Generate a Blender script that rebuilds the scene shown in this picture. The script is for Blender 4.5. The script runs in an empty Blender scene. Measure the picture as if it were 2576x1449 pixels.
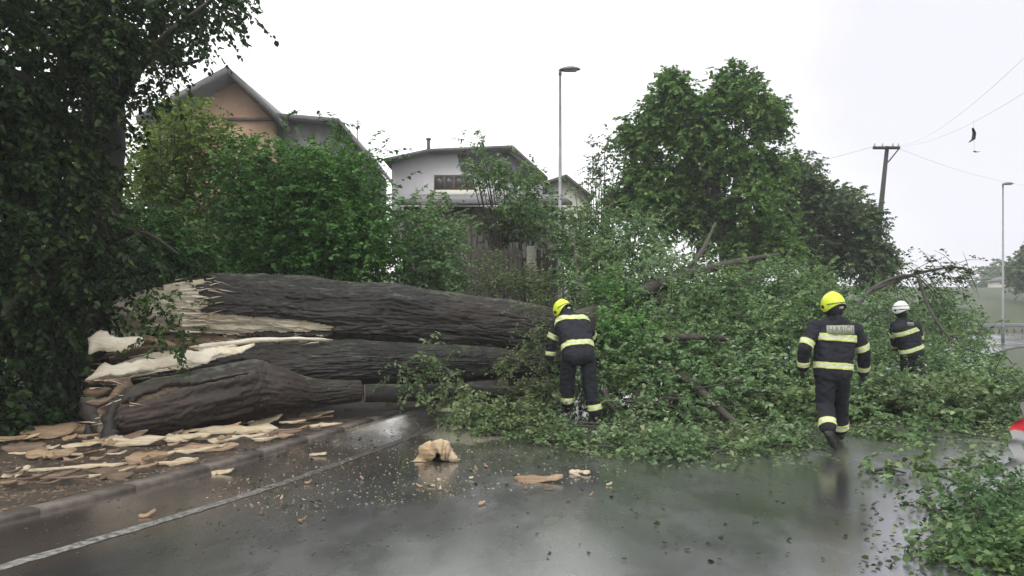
import bpy, bmesh, math, random
import numpy as np
from mathutils import Vector, Matrix

R = random.Random(11)
rng = np.random.default_rng(5)
C = bpy.context.scene.collection
sc = bpy.context.scene

# ------------------------------------------------------------------ camera, sky, sun, exposure
F = 2022.0            # focal length in units of the 2576-wide photograph
CAMZ = 1.66
HU, HV = 1288.0, 782.0
cam = bpy.data.cameras.new('camera')
cam.sensor_width = 36.0
cam.lens = 36.0 * F / 2576.0
cam.shift_y = (HV - 724.5) / 2576.0
cam.clip_start = 0.05
cam.clip_end = 2000
camo = bpy.data.objects.new('camera', cam)
camo.location = (0, 0, CAMZ)
camo.rotation_euler = (math.radians(90), 0, 0)
C.objects.link(camo)
sc.camera = camo

SUN_EL, SUN_AZ = math.radians(52), math.radians(200)
world = bpy.data.worlds.new('World')
sc.world = world
world.use_nodes = True
wn, wl = world.node_tree.nodes, world.node_tree.links
wn.clear()
w_out = wn.new('ShaderNodeOutputWorld')
w_bg = wn.new('ShaderNodeBackground'); w_bg.inputs['Strength'].default_value = 0.1
w_sky = wn.new('ShaderNodeTexSky'); w_sky.sky_type = 'NISHITA'; w_sky.sun_disc = False
w_sky.sun_elevation = SUN_EL; w_sky.sun_rotation = SUN_AZ
w_mix = wn.new('ShaderNodeMix'); w_mix.data_type = 'RGBA'; w_mix.inputs['Factor'].default_value = 0.93
w_tc = wn.new('ShaderNodeTexCoord')
w_dot = wn.new('ShaderNodeVectorMath'); w_dot.operation = 'DOT_PRODUCT'
w_dot.inputs[1].default_value = (0.80, 0.52, 0.30)
w_no = wn.new('ShaderNodeTexNoise'); w_no.inputs['Scale'].default_value = 1.6; w_no.inputs['Detail'].default_value = 3
w_map = wn.new('ShaderNodeMapping'); w_map.inputs['Scale'].default_value = (1, 1, 2.6)
w_add = wn.new('ShaderNodeMath'); w_add.operation = 'MULTIPLY_ADD'; w_add.inputs[1].default_value = 0.25
w_ramp = wn.new('ShaderNodeValToRGB')
w_ramp.color_ramp.elements[0].position = 0.72; w_ramp.color_ramp.elements[0].color = (1.0, 1.0, 0.99, 1)
w_ramp.color_ramp.elements[1].position = 1.25; w_ramp.color_ramp.elements[1].color = (0.53, 0.52, 0.57, 1)
w_mul = wn.new('ShaderNodeVectorMath'); w_mul.operation = 'SCALE'; w_mul.inputs['Scale'].default_value = 10.6
wl.new(w_tc.outputs['Generated'], w_dot.inputs[0])
wl.new(w_tc.outputs['Generated'], w_map.inputs['Vector'])
wl.new(w_map.outputs['Vector'], w_no.inputs['Vector'])
wl.new(w_no.outputs['Fac'], w_add.inputs[0]); wl.new(w_dot.outputs['Value'], w_add.inputs[2])
wl.new(w_add.outputs[0], w_ramp.inputs['Fac'])
wl.new(w_ramp.outputs['Color'], w_mul.inputs[0])
wl.new(w_sky.outputs['Color'], w_mix.inputs['A'])
wl.new(w_mul.outputs['Vector'], w_mix.inputs['B'])
wl.new(w_mix.outputs['Result'], w_bg.inputs['Color'])
wl.new(w_bg.outputs['Background'], w_out.inputs['Surface'])

sun = bpy.data.lights.new('sun', 'SUN'); sun.energy = 0.6; sun.angle = math.radians(25); sun.color = (1.0, 0.97, 0.93)
suno = bpy.data.objects.new('sun', sun); C.objects.link(suno)
sd = Vector((math.sin(SUN_AZ) * math.cos(SUN_EL), math.cos(SUN_AZ) * math.cos(SUN_EL), math.sin(SUN_EL)))
suno.rotation_euler = sd.to_track_quat('Z', 'Y').to_euler()
sc.view_settings.view_transform = 'Standard'
sc.view_settings.look = 'None'
sc.view_settings.exposure = 0.82
sc.view_settings.gamma = 1.0
sc.view_settings.use_curve_mapping = False
sc.cycles.max_bounces = 6
sc.cycles.transparent_max_bounces = 4
sc.cycles.volume_bounces = 0
HAZE = 0.0013


def P(u, v, y):
    return Vector(((u - HU) / F * y, y, CAMZ - (v - HV) / F * y))


def Pn(u, v, y):
    u, v, y = np.broadcast_arrays(np.asarray(u, float), np.asarray(v, float), np.asarray(y, float))
    return np.stack([(u - HU) / F * y, y, CAMZ - (v - HV) / F * y], -1)


def GY(v):               # distance of the flat ground seen at row v
    return CAMZ * F / (v - HV)


# ------------------------------------------------------------------ noise
def _hash(i, j, k, s):
    h = (i.astype(np.int64) * 374761393 + j.astype(np.int64) * 668265263 + k.astype(np.int64) * 2147483647 + s * 974634777) & 0xffffffff
    h = ((h ^ (h >> 13)) * 1274126177) & 0xffffffff
    h = (h ^ (h >> 16)) & 0xffffffff
    return h / 4294967295.0


def vn(p, seed=0):
    p = np.asarray(p, float)
    f = np.floor(p); t = p - f; t = t * t * (3 - 2 * t); f = f.astype(np.int64)
    r = 0
    for a in (0, 1):
        for b in (0, 1):
            for c in (0, 1):
                w = (t[..., 0] if a else 1 - t[..., 0]) * (t[..., 1] if b else 1 - t[..., 1]) * (t[..., 2] if c else 1 - t[..., 2])
                r = r + w * _hash(f[..., 0] + a, f[..., 1] + b, f[..., 2] + c, seed)
    return r * 2 - 1


def fbm(p, o=4, seed=0):
    p = np.asarray(p, float); r = 0; a = 1.0; tot = 0
    for i in range(o):
        r = r + a * vn(p * (2.03 ** i) + 7.3 * i, seed + i); tot += a; a *= 0.5
    return r / tot


def sstep(x):
    x = np.clip(x, 0, 1)
    return x * x * (3 - 2 * x)


# ------------------------------------------------------------------ mesh and object helpers
def mk(name, verts, polys, mats=None, parent=None, smooth=False, mi=None, attrs=None):
    """polys: list of int arrays (each (n, k)) and/or python lists of faces"""
    me = bpy.data.meshes.new(name)
    verts = np.asarray(verts, dtype=np.float32)
    groups = polys if isinstance(polys, (list, tuple)) and len(polys) and isinstance(polys[0], np.ndarray) else [polys]
    loops, starts = [], []
    n = 0
    for g in groups:
        if isinstance(g, np.ndarray):
            if len(g) == 0:
                continue
            k = g.shape[1]
            starts.append(np.arange(len(g)) * k + n)
            loops.append(g.ravel()); n += g.size
        else:
            st = []; lp = []
            for f in g:
                st.append(n); lp.extend(f); n += len(f)
            starts.append(np.array(st, int)); loops.append(np.array(lp, int))
    loops = np.concatenate(loops).astype(np.int32); starts = np.concatenate(starts).astype(np.int32)
    me.vertices.add(len(verts)); me.vertices.foreach_set('co', verts.ravel())
    me.loops.add(len(loops)); me.loops.foreach_set('vertex_index', loops)
    me.polygons.add(len(starts)); me.polygons.foreach_set('loop_start', starts)
    if smooth:
        me.polygons.foreach_set('use_smooth', np.ones(len(starts), dtype=bool))
    if mi is not None:
        me.polygons.foreach_set('material_index', np.asarray(mi, dtype=np.int32))
    me.update(calc_edges=True)
    if attrs:
        for k, a in attrs.items():
            at = me.attributes.new(k, 'FLOAT', 'POINT')
            at.data.foreach_set('value', np.asarray(a, dtype=np.float32))
    if mats:
        for m in (mats if isinstance(mats, (list, tuple)) else [mats]):
            me.materials.append(m)
    o = bpy.data.objects.new(name, me)
    C.objects.link(o)
    if parent is not None:
        o.parent = parent
    return o


def tag(o, label=None, cat=None, group=None, kind=None):
    if label: o['label'] = label
    if cat: o['category'] = cat
    if group: o['group'] = group
    if kind: o['kind'] = kind
    return o


def empty(name, label=None, cat=None, group=None, loc=(0, 0, 0)):
    o = bpy.data.objects.new(name, None)
    o.location = loc
    o.empty_display_size = 0.2
    C.objects.link(o)
    return tag(o, label, cat, group)


class MB:
    """collects small solids, builds one mesh"""
    def __init__(s): s.v = []; s.f = []; s.m = []

    def add(s, vs, fs, m=0):
        n = len(s.v)
        s.v += [tuple(v) for v in vs]
        s.f += [[n + i for i in f] for f in fs]
        s.m += [m] * len(fs)

    def box(s, c, d, rz=0, m=0, mat=None):
        x, y, z = d[0] / 2, d[1] / 2, d[2] / 2
        M = mat if mat is not None else Matrix.Rotation(rz, 3, 'Z')
        vs = [Vector(c) + M @ Vector((a * x, b * y, e * z)) for a in (-1, 1) for b in (-1, 1) for e in (-1, 1)]
        s.add(vs, [(0, 1, 3, 2), (4, 6, 7, 5), (0, 4, 5, 1), (2, 3, 7, 6), (0, 2, 6, 4), (1, 5, 7, 3)], m)

    def prism(s, pts, off, m=0):
        """polygon pts (3D) extruded by vector off"""
        n = len(pts); off = Vector(off)
        vs = [Vector(p) for p in pts] + [Vector(p) + off for p in pts]
        fs = [tuple(range(n))[::-1], tuple(range(n, 2 * n))] + [(i, (i + 1) % n, n + (i + 1) % n, n + i) for i in range(n)]
        s.add(vs, fs, m)

    def tube(s, pts, rs, n=8, m=0, cap=True):
        v, q, t = tube(pts, rs, n, cap)
        s.add(v, [list(a) for a in q] + [list(a) for a in t], m)

    def build(s, name, mats, parent=None, smooth=False):
        return mk(name, s.v, s.f, mats, parent, smooth, s.m)


def tube(pts, rs, n=8, cap=True, wob=0.0, seed=0):
    pts = np.array([list(p) for p in pts], float); k = len(pts)
    if np.isscalar(rs): rs = [rs] * k
    rs = np.array(rs, float)
    tg = np.gradient(pts, axis=0); tg /= np.linalg.norm(tg, axis=1)[:, None] + 1e-9
    ref = np.array([0, 0, 1.0]) if abs(tg[0][2]) < 0.9 else np.array([0, 1.0, 0])
    vs = []
    for i in range(k):
        a = np.cross(tg[i], ref); a /= np.linalg.norm(a) + 1e-9
        b = np.cross(a, tg[i]); ref = b
        th = np.arange(n) / n * 2 * np.pi
        ring = pts[i] + rs[i] * (np.cos(th)[:, None] * a + np.sin(th)[:, None] * b)
        vs.append(ring)
    vs = np.concatenate(vs)
    i, j = np.meshgrid(np.arange(k - 1), np.arange(n), indexing='ij')
    j2 = (j + 1) % n
    q = np.stack([i * n + j, i * n + j2, (i + 1) * n + j2, (i + 1) * n + j], -1).reshape(-1, 4)
    t = np.zeros((0, 3), int)
    if cap:
        c0, c1 = len(vs), len(vs) + 1
        vs = np.concatenate([vs, pts[:1], pts[-1:]])
        jj = np.arange(n); j2 = (jj + 1) % n
        t = np.concatenate([np.stack([np.full(n, c0), j2, jj], -1), np.stack([np.full(n, c1), (k - 1) * n + jj, (k - 1) * n + j2], -1)])
    if wob:
        vs = vs + wob * np.stack([fbm(vs * 5 + s, 3, seed) for s in (0, 19, 37)], -1)
    return vs, q, t


def smooth_path(pts, n=6):
    """Catmull-Rom through points (rows may hold extra columns)"""
    p = np.array([list(a) for a in pts], float)
    p = np.vstack([2 * p[0] - p[1], p, 2 * p[-1] - p[-2]])
    out = []
    for i in range(1, len(p) - 2):
        for t in np.linspace(0, 1, n, endpoint=False):
            a, b, c, d = p[i - 1], p[i], p[i + 1], p[i + 2]
            out.append(0.5 * (2 * b + (c - a) * t + (2 * a - 5 * b + 4 * c - d) * t * t + (3 * b - a - 3 * c + d) * t ** 3))
    out.append(p[-2])
    return np.array(out)


def branch_mesh(name, paths, mat, parent, n=7):
    V, Q, T, o = [], [], [], 0
    for pts, rs in paths:
        p = smooth_path([list(a) + [r] for a, r in zip(pts, rs)], 5)
        v, q, t = tube(p[:, :3], p[:, 3], n, True, 0.012, 3)
        V.append(v); Q.append(q + o); T.append(t + o); o += len(v)
    return mk(name, np.concatenate(V), [np.concatenate(Q), np.concatenate(T)], mat, parent, True)


# ------------------------------------------------------------------ materials
def material(name):
    m = bpy.data.materials.new(name); m.use_nodes = True
    nt = m.node_tree
    return m, nt.nodes, nt.links, nt.nodes['Principled BSDF']


def noise_node(n, l, scale, detail=4, stretch=None, rough=0.6, coord='Object'):
    tc = n.new('ShaderNodeTexCoord')
    mp = n.new('ShaderNodeMapping')
    if stretch: mp.inputs['Scale'].default_value = stretch
    no = n.new('ShaderNodeTexNoise'); no.inputs['Scale'].default_value = scale; no.inputs['Detail'].default_value = detail
    no.inputs['Roughness'].default_value = rough
    l.new(tc.outputs[coord], mp.inputs['Vector']); l.new(mp.outputs['Vector'], no.inputs['Vector'])
    return no


def ramp(n, l, src, stops):
    r = n.new('ShaderNodeValToRGB')
    e = r.color_ramp.elements
    while len(e) < len(stops): e.new(0.5)
    for el, (p, c) in zip(e, stops):
        el.position = p; el.color = (*c, 1) if len(c) == 3 else c
    l.new(src, r.inputs['Fac'])
    return r


def bump(n, l, src, bsdf, strength=0.4, dist=0.02):
    b = n.new('ShaderNodeBump'); b.inputs['Strength'].default_value = strength; b.inputs['Distance'].default_value = dist
    l.new(src, b.inputs['Height']); l.new(b.outputs['Normal'], bsdf.inputs['Normal'])
    return b


def simple(name, c1, c2, scale=4, rough=0.7, stretch=None, bs=0.3, bd=0.01, metal=0, detail=5, spec=0.5):
    m, n, l, b = material(name)
    no = noise_node(n, l, scale, detail, stretch)
    r = ramp(n, l, no.outputs['Fac'], [(0.3, c1), (0.7, c2)])
    l.new(r.outputs['Color'], b.inputs['Base Color'])
    b.inputs['Roughness'].default_value = rough
    b.inputs['Metallic'].default_value = metal
    b.inputs['Specular IOR Level'].default_value = spec
    if bs: bump(n, l, no.outputs['Fac'], b, bs, bd)
    return m


def leaf_mat(name, dark, mid, light, rough=0.42, trans=0.3, patch=(1.15, 0.9, 0.7)):
    m, n, l, b = material(name)
    at = n.new('ShaderNodeAttribute'); at.attribute_name = 'tint'
    r = ramp(n, l, at.outputs['Fac'], [(0.0, dark), (0.55, mid), (1.0, light)])
    no = noise_node(n, l, 0.9, 3)
    rr = ramp(n, l, no.outputs['Fac'], [(0.35, (1, 1, 1)), (0.68, patch)])
    mx = n.new('ShaderNodeMix'); mx.data_type = 'RGBA'; mx.blend_type = 'MULTIPLY'; mx.inputs['Factor'].default_value = 1
    l.new(r.outputs['Color'], mx.inputs['A']); l.new(rr.outputs['Color'], mx.inputs['B'])
    l.new(mx.outputs['Result'], b.inputs['Base Color'])
    b.inputs['Roughness'].default_value = rough
    b.inputs['Specular IOR Level'].default_value = 0.28
    tr = n.new('ShaderNodeBsdfTranslucent'); ms = n.new('ShaderNodeMixShader'); ms.inputs['Fac'].default_value = trans
    l.new(mx.outputs['Result'], tr.inputs['Color'])
    l.new(b.outputs['BSDF'], ms.inputs[1]); l.new(tr.outputs['BSDF'], ms.inputs[2])
    l.new(ms.outputs['Shader'], n['Material Output'].inputs['Surface'])
    return m


M = {}
M['leaf_lime_tree'] = leaf_mat('linden_leaves', (.009, .023, .007), (.033, .068, .016), (.105, .165, .045), 0.5, 0.34, (1.0, 1.0, 0.9))
M['leaf_olive'] = leaf_mat('olive_leaves', (.055, .100, .022), (.14, .215, .050), (.32, .41, .13), 0.45, 0.35, (1.05, 1.0, 0.7))
M['leaf_hazel'] = leaf_mat('hazel_leaves', (.026, .078, .012), (.078, .185, .036), (.20, .36, .10), 0.40, 0.32, (0.85, 0.95, 0.9))
M['leaf_fallen'] = leaf_mat('fallen_crown_leaves', (.040, .094, .032), (.130, .235, .092), (.34, .46, .26), 0.45, 0.38, (1.1, 0.98, 0.8))
M['leaf_fallen_pale'] = leaf_mat('turned_over_leaves', (.050, .092, .038), (.125, .195, .090), (.27, .34, .20), 0.45, 0.30, (1.1, 0.95, 0.7))
M['leaf_far'] = leaf_mat('far_tree_leaves', (.042, .095, .024), (.112, .220, .054), (.24, .37, .12), 0.55, 0.36, (1.05, 1.0, 0.85))
M['leaf_far_dark'] = leaf_mat('dark_tree_leaves', (.040, .078, .038), (.095, .165, .078), (.18, .27, .13), 0.6, 0.32)
M['leaf_weed'] = leaf_mat('weed_leaves', (.045, .070, .030), (.11, .155, .068), (.22, .27, .14), 0.6, 0.3, (1.1, 1.0, 0.85))
M['bark_branch'] = simple('branch_bark', (.022, .018, .013), (.060, .052, .040), 14, 0.65, None, 0.6, 0.01)
M['pole_wood'] = simple('creosoted_pole', (.020, .017, .014), (.05, .045, .04), 8, 0.8, (1, 1, .1), 0.4)
M['galv'] = simple('galvanised_steel', (.17, .175, .18), (.27, .275, .28), 6, 0.45, None, 0.1, 0.005, 0.6)
M['lamp_grey'] = simple('lamp_housing', (.10, .105, .11), (.16, .165, .17), 6, 0.4, None, 0.1)
M['lamp_lens'] = simple('lamp_lens', (.30, .30, .29), (.38, .38, .36), 6, 0.2, None, 0)
M['wire'] = simple('wire', (.30, .30, .32), (.36, .36, .38), 6, 0.6, None, 0)


def bark_mat(name='trunk_bark', g=(1, 1, 1)):
    m, n, l, b = material(name)
    n1 = noise_node(n, l, 17, 10, (0.5, 1.0, 1.0), 0.8)
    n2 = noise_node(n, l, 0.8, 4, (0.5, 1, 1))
    r1 = ramp(n, l, n1.outputs['Fac'], [(0.30, tuple(a * c for a, c in zip((.006, .005, .004), g))), (0.55, tuple(a * c for a, c in zip((.018, .0145, .0115), g))), (0.82, tuple(a * c for a, c in zip((.062, .054, .047), g)))])
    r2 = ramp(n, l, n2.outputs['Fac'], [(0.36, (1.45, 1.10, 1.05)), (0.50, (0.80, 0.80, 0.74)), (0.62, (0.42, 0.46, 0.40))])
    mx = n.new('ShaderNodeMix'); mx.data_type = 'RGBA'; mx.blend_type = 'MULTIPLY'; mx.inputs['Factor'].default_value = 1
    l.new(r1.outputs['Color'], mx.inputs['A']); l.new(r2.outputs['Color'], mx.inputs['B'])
    # lichen on upward faces
    ge = n.new('ShaderNodeNewGeometry'); sx = n.new('ShaderNodeSeparateXYZ'); l.new(ge.outputs['Normal'], sx.inputs[0])
    n3 = noise_node(n, l, 5, 5)
    mm = n.new('ShaderNodeMath'); mm.operation = 'MULTIPLY'; l.new(sx.outputs['Z'], mm.inputs[0]); l.new(n3.outputs['Fac'], mm.inputs[1])
    r3 = ramp(n, l, mm.outputs[0], [(0.36, (0, 0, 0)), (0.60, (1, 1, 1))])
    mx2 = n.new('ShaderNodeMix'); mx2.data_type = 'RGBA'
    l.new(r3.outputs['Color'], mx2.inputs['Factor']); l.new(mx.outputs['Result'], mx2.inputs['A']); mx2.inputs['B'].default_value = (.085, .095, .060, 1)
    l.new(mx2.outputs['Result'], b.inputs['Base Color'])
    b.inputs['Roughness'].default_value = 0.58
    bump(n, l, n1.outputs['Fac'], b, 0.6, 0.02)
    return m


def wood_mat(name, a, bb, c, sc_=16):
    m, n, l, b = material(name)
    n1 = noise_node(n, l, sc_, 7, (0.10, 1.0, 1.4), 0.7)
    n2 = noise_node(n, l, 2.2, 4)
    r1 = ramp(n, l, n1.outputs['Fac'], [(0.27, a), (0.48, bb), (0.75, c)])
    r2 = ramp(n, l, n2.outputs['Fac'], [(0.48, (1, 1, 1)), (0.80, (0.86, 0.74, 0.58))])
    mx = n.new('ShaderNodeMix'); mx.data_type = 'RGBA'; mx.blend_type = 'MULTIPLY'; mx.inputs['Factor'].default_value = 1
    l.new(r1.outputs['Color'], mx.inputs['A']); l.new(r2.outputs['Color'], mx.inputs['B'])
    l.new(mx.outputs['Result'], b.inputs['Base Color'])
    b.inputs['Roughness'].default_value = 0.6
    bump(n, l, n1.outputs['Fac'], b, 0.9, 0.02)
    return m


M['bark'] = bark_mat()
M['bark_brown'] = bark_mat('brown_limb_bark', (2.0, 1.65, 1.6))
M['wood_pale'] = wood_mat('torn_pale_wood', (.52, .44, .31), (.74, .67, .53), (.84, .80, .68), 34)
M['wood_orange'] = wood_mat('torn_orange_wood', (.10, .060, .034), (.26, .175, .105), (.44, .33, .215))
M['wood_brown'] = wood_mat('wet_brown_wood', (.045, .028, .017), (.12, .080, .050), (.26, .19, .13))
M['wood_cut'] = simple('sawn_end_grain', (.24, .19, .13), (.42, .36, .27), 20, 0.7)


def asphalt():
    m, n, l, b = material('wet_asphalt')
    fine = noise_node(n, l, 90, 4)
    mid = noise_node(n, l, 1.3, 5, (1, .45, 1), 0.6)
    big = noise_node(n, l, 0.35, 3, (1, .6, 1))
    c = ramp(n, l, fine.outputs['Fac'], [(0.3, (.018, .019, .020)), (0.75, (.072, .073, .072))])
    # brown dirt and sawdust washed over the edge of the road
    at = n.new('ShaderNodeAttribute'); at.attribute_name = 'dirt'
    dn = noise_node(n, l, 7, 6, None, 0.75)
    ad = n.new('ShaderNodeMath'); ad.operation = 'ADD'; l.new(at.outputs['Fac'], ad.inputs[0]); l.new(dn.outputs['Fac'], ad.inputs[1])
    dr = ramp(n, l, ad.outputs[0], [(0.72, (0, 0, 0)), (1.15, (1, 1, 1))])
    mx = n.new('ShaderNodeMix'); mx.data_type = 'RGBA'
    l.new(dr.outputs['Color'], mx.inputs['Factor']); l.new(c.outputs['Color'], mx.inputs['A']); mx.inputs['B'].default_value = (.066, .052, .045, 1)
    at2 = n.new('ShaderNodeAttribute'); at2.attribute_name = 'dust'
    ad2 = n.new('ShaderNodeMath'); ad2.operation = 'ADD'; l.new(at2.outputs['Fac'], ad2.inputs[0]); l.new(dn.outputs['Fac'], ad2.inputs[1])
    dr2 = ramp(n, l, ad2.outputs[0], [(0.85, (0, 0, 0)), (1.25, (1, 1, 1))])
    mx2 = n.new('ShaderNodeMix'); mx2.data_type = 'RGBA'
    l.new(dr2.outputs['Color'], mx2.inputs['Factor']); l.new(mx.outputs['Result'], mx2.inputs['A']); mx2.inputs['B'].default_value = (.31, .275, .22, 1)
    l.new(mx2.outputs['Result'], b.inputs['Base Color'])
    add = n.new('ShaderNodeMath'); add.operation = 'ADD'; l.new(mid.outputs['Fac'], add.inputs[0]); l.new(big.outputs['Fac'], add.inputs[1])
    rr = ramp(n, l, add.outputs[0], [(0.40, (.10, .10, .10)), (0.62, (.38, .38, .38))])
    rr.color_ramp.elements[0].position = 0.40
    mr = n.new('ShaderNodeMapRange'); mr.inputs['From Min'].default_value = 0.8; mr.inputs['From Max'].default_value = 1.15
    mr.inputs['To Min'].default_value = 0.14; mr.inputs['To Max'].default_value = 0.36
    l.new(add.outputs[0], mr.inputs['Value'])
    l.new(mr.outputs['Result'], b.inputs['Roughness'])
    n.remove(rr)
    b.inputs['IOR'].default_value = 1.6
    b.inputs['Coat Weight'].default_value = 1.0; b.inputs['Coat IOR'].default_value = 1.85
    pn = noise_node(n, l, 0.9, 5, (1, .55, 1), .65)
    pr = n.new('ShaderNodeMapRange'); pr.inputs['From Min'].default_value = .42; pr.inputs['From Max'].default_value = .60; pr.inputs['To Min'].default_value = .07; pr.inputs['To Max'].default_value = .27
    l.new(pn.outputs['Fac'], pr.inputs['Value']); l.new(pr.outputs['Result'], b.inputs['Coat Roughness'])
    b2 = n.new('ShaderNodeBump'); b2.inputs['Strength'].default_value = 0.4; b2.inputs['Distance'].default_value = 0.0016
    l.new(fine.outputs['Fac'], b2.inputs['Height'])
    b3 = n.new('ShaderNodeBump'); b3.inputs['Strength'].default_value = 0.08; b3.inputs['Distance'].default_value = 0.02
    rip = noise_node(n, l, 3.2, 3, (1, .5, 1))
    l.new(rip.outputs['Fac'], b3.inputs['Height']); l.new(b2.outputs['Normal'], b3.inputs['Normal'])
    l.new(b3.outputs['Normal'], b.inputs['Normal']); l.new(b3.outputs['Normal'], b.inputs['Coat Normal'])
    return m


def ground_mat():
    m, n, l, b = material('muddy_verge')
    n1 = noise_node(n, l, 6, 8, None, 0.75)
    n2 = noise_node(n, l, 0.5, 4)
    soil = ramp(n, l, n1.outputs['Fac'], [(0.3, (.014, .010, .008)), (0.5, (.042, .030, .021)), (0.75, (.12, .088, .056))])
    gr = ramp(n, l, n1.outputs['Fac'], [(0.3, (.020, .034, .012)), (0.7, (.075, .10, .035))])
    at = n.new('ShaderNodeAttribute'); at.attribute_name = 'grass'
    mx = n.new('ShaderNodeMix'); mx.data_type = 'RGBA'
    l.new(at.outputs['Fac'], mx.inputs['Factor']); l.new(soil.outputs['Color'], mx.inputs['A']); l.new(gr.outputs['Color'], mx.inputs['B'])
    l.new(mx.outputs['Result'], b.inputs['Base Color'])
    b.inputs['Roughness'].default_value = 0.62
    bump(n, l, n1.outputs['Fac'], b, 0.7, 0.03)
    return m


M['asphalt'] = asphalt()
M['ground'] = ground_mat()


def paint_mat():
    m, n, l, b = material('worn_road_paint')
    n1 = noise_node(n, l, 18, 6, (1, 1, 1), 0.8)
    r = ramp(n, l, n1.outputs['Fac'], [(0.42, (.045, .043, .040)), (0.54, (.24, .235, .215)), (0.70, (.38, .37, .345))])
    tc = n.new('ShaderNodeTexCoord'); sx = n.new('ShaderNodeSeparateXYZ'); l.new(tc.outputs['Object'], sx.inputs[0])
    mr = n.new('ShaderNodeMapRange'); mr.inputs['From Min'].default_value = 5.0; mr.inputs['From Max'].default_value = 10.0
    mr.inputs['To Min'].default_value = 0.04; mr.inputs['To Max'].default_value = -0.13; l.new(sx.outputs['Y'], mr.inputs['Value'])
    ad = n.new('ShaderNodeMath'); ad.operation = 'ADD'; l.new(n1.outputs['Fac'], ad.inputs[0]); l.new(mr.outputs['Result'], ad.inputs[1])
    l.new(ad.outputs[0], r.inputs['Fac'])
    l.new(r.outputs['Color'], b.inputs['Base Color']); b.inputs['Roughness'].default_value = 0.4
    return m


M['paint'] = paint_mat()
M['kerb'] = simple('wet_kerb_stone', (.045, .036, .029), (.14, .115, .095), 9, 0.62, None, 0.5, 0.01)

# ------------------------------------------------------------------ the road line and the terrain
edge = smooth_path([(-7.5, -6), (-6.0, -1.5), (-4.55, 2.4), (-3.32, 5.15), (-2.35, 7.35), (-1.47, 10.1), (-0.93, 12.1), (0.35, 16), (3.6, 24), (9, 34), (18, 45), (30, 54.5), (50, 64), (90, 76), (170, 95)], 14)
e_t = np.gradient(edge, axis=0); e_t /= np.linalg.norm(e_t, axis=1)[:, None]
e_n = np.stack([-e_t[:, 1], e_t[:, 0]], -1)          # points left of the road


def lateral(x, y):
    x = np.asarray(x, float).ravel(); y = np.asarray(y, float).ravel()
    out = np.empty(len(x))
    for a in range(0, len(x), 20000):
        dx = x[a:a + 20000, None] - edge[None, :, 0]; dy = y[a:a + 20000, None] - edge[None, :, 1]
        k = np.argmin(dx * dx + dy * dy, 1)
        i = np.arange(len(k))
        d = dx[i, k] * e_n[k, 0] + dy[i, k] * e_n[k, 1]
        dd = np.sqrt(dx[i, k] ** 2 + dy[i, k] ** 2)
        out[a:a + 20000] = np.sign(d) * dd
    return out


KERB = 1.10
ROADW = 9.5


def terrain(x, y):
    x = np.asarray(x, float); shp = x.shape; y = np.asarray(y, float)
    s = lateral(x, y).reshape(shp)
    p = np.stack([x, y, np.zeros_like(x)], -1)
    z = np.full(shp, -0.03)
    left = s > KERB + 0.1
    zl = 0.035 + 0.05 * fbm(p * 1.3, 4) * sstep((s - KERB - .1) / .8) + 2.0 * sstep((s - 6.5) / 7.5) + 2.6 * sstep((s - 13) / 20) + 0.10 * sstep((s - 4) / 5) * fbm(p * .6, 3, 5)
    z = np.where(left, zl, z)
    right = s < -ROADW - 0.3
    z = np.where(right, -0.02 + 0.08 * sstep((-s - ROADW - .3) / 3) * (1 + fbm(p * .5, 3, 8)), z)
    return z


def tz(x, y):
    return float(terrain(np.array([x]), np.array([y]))[0])


def nonuni(a, b, c, n, p):     # denser near c
    t = np.linspace(-1, 1, n)
    s = np.sign(t) * np.abs(t) ** p
    return np.where(s < 0, c + s * (c - a), c + s * (b - c))


gx = nonuni(-260, 420, -3.0, 260, 2.6); gy = nonuni(-60, 520, 10.0, 260, 2.6)
X, Y = np.meshgrid(gx, gy, indexing='ij')
Z = terrain(X, Y)
V = np.stack([X, Y, Z], -1).reshape(-1, 3)
nx, ny = X.shape
i, j = np.meshgrid(np.arange(nx - 1), np.arange(ny - 1), indexing='ij')
Q = np.stack([i * ny + j, (i + 1) * ny + j, (i + 1) * ny + j + 1, i * ny + j + 1], -1).reshape(-1, 4)
S = lateral(X, Y)
gr = np.clip(sstep((S - 5.2) / 2.5) + (S < -ROADW), 0, 1) + 0.35 * fbm(V * 0.9, 3, 4)
near_tree = sstep(1 - np.hypot(V[:, 0] + 6.5, V[:, 1] - 11.5) / 4.5)
gr = np.clip(gr - near_tree, 0, 1)
tag(mk('ground', V, Q, M['ground'], None, True, None, {'grass': gr}), None, None, None, 'structure')

# road sheet: strips parallel to the edge
lat = np.concatenate([np.linspace(KERB, -1.5, 14), np.linspace(-1.9, -ROADW, 20)])
fine = smooth_path(edge, 3)
ft = np.gradient(fine, axis=0); ft /= np.linalg.norm(ft, axis=1)[:, None]
fn = np.stack([-ft[:, 1], ft[:, 0]], -1)
V = (fine[:, None, :] + fn[:, None, :] * lat[None, :, None])
zz = np.full(V.shape[:2] + (1,), 0.0)
V = np.concatenate([V, zz], -1); a, b_ = V.shape[:2]; V = V.reshape(-1, 3)
i, j = np.meshgrid(np.arange(a - 1), np.arange(b_ - 1), indexing='ij')
Q = np.stack([i * b_ + j, i * b_ + j + 1, (i + 1) * b_ + j + 1, (i + 1) * b_ + j], -1).reshape(-1, 4)
S = np.tile(lat, a)
pu = HU + V[:, 0] / np.maximum(V[:, 1], .5) * F
dirt = 0.72 * sstep((S + 0.9) / 1.2) * sstep((V[:, 1] - 1) / 4) + 0.42 * np.exp(-((V[:, 0] + 0.6) / 1.7) ** 2 - ((V[:, 1] - 9.6) / 1.3) ** 2)
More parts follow.
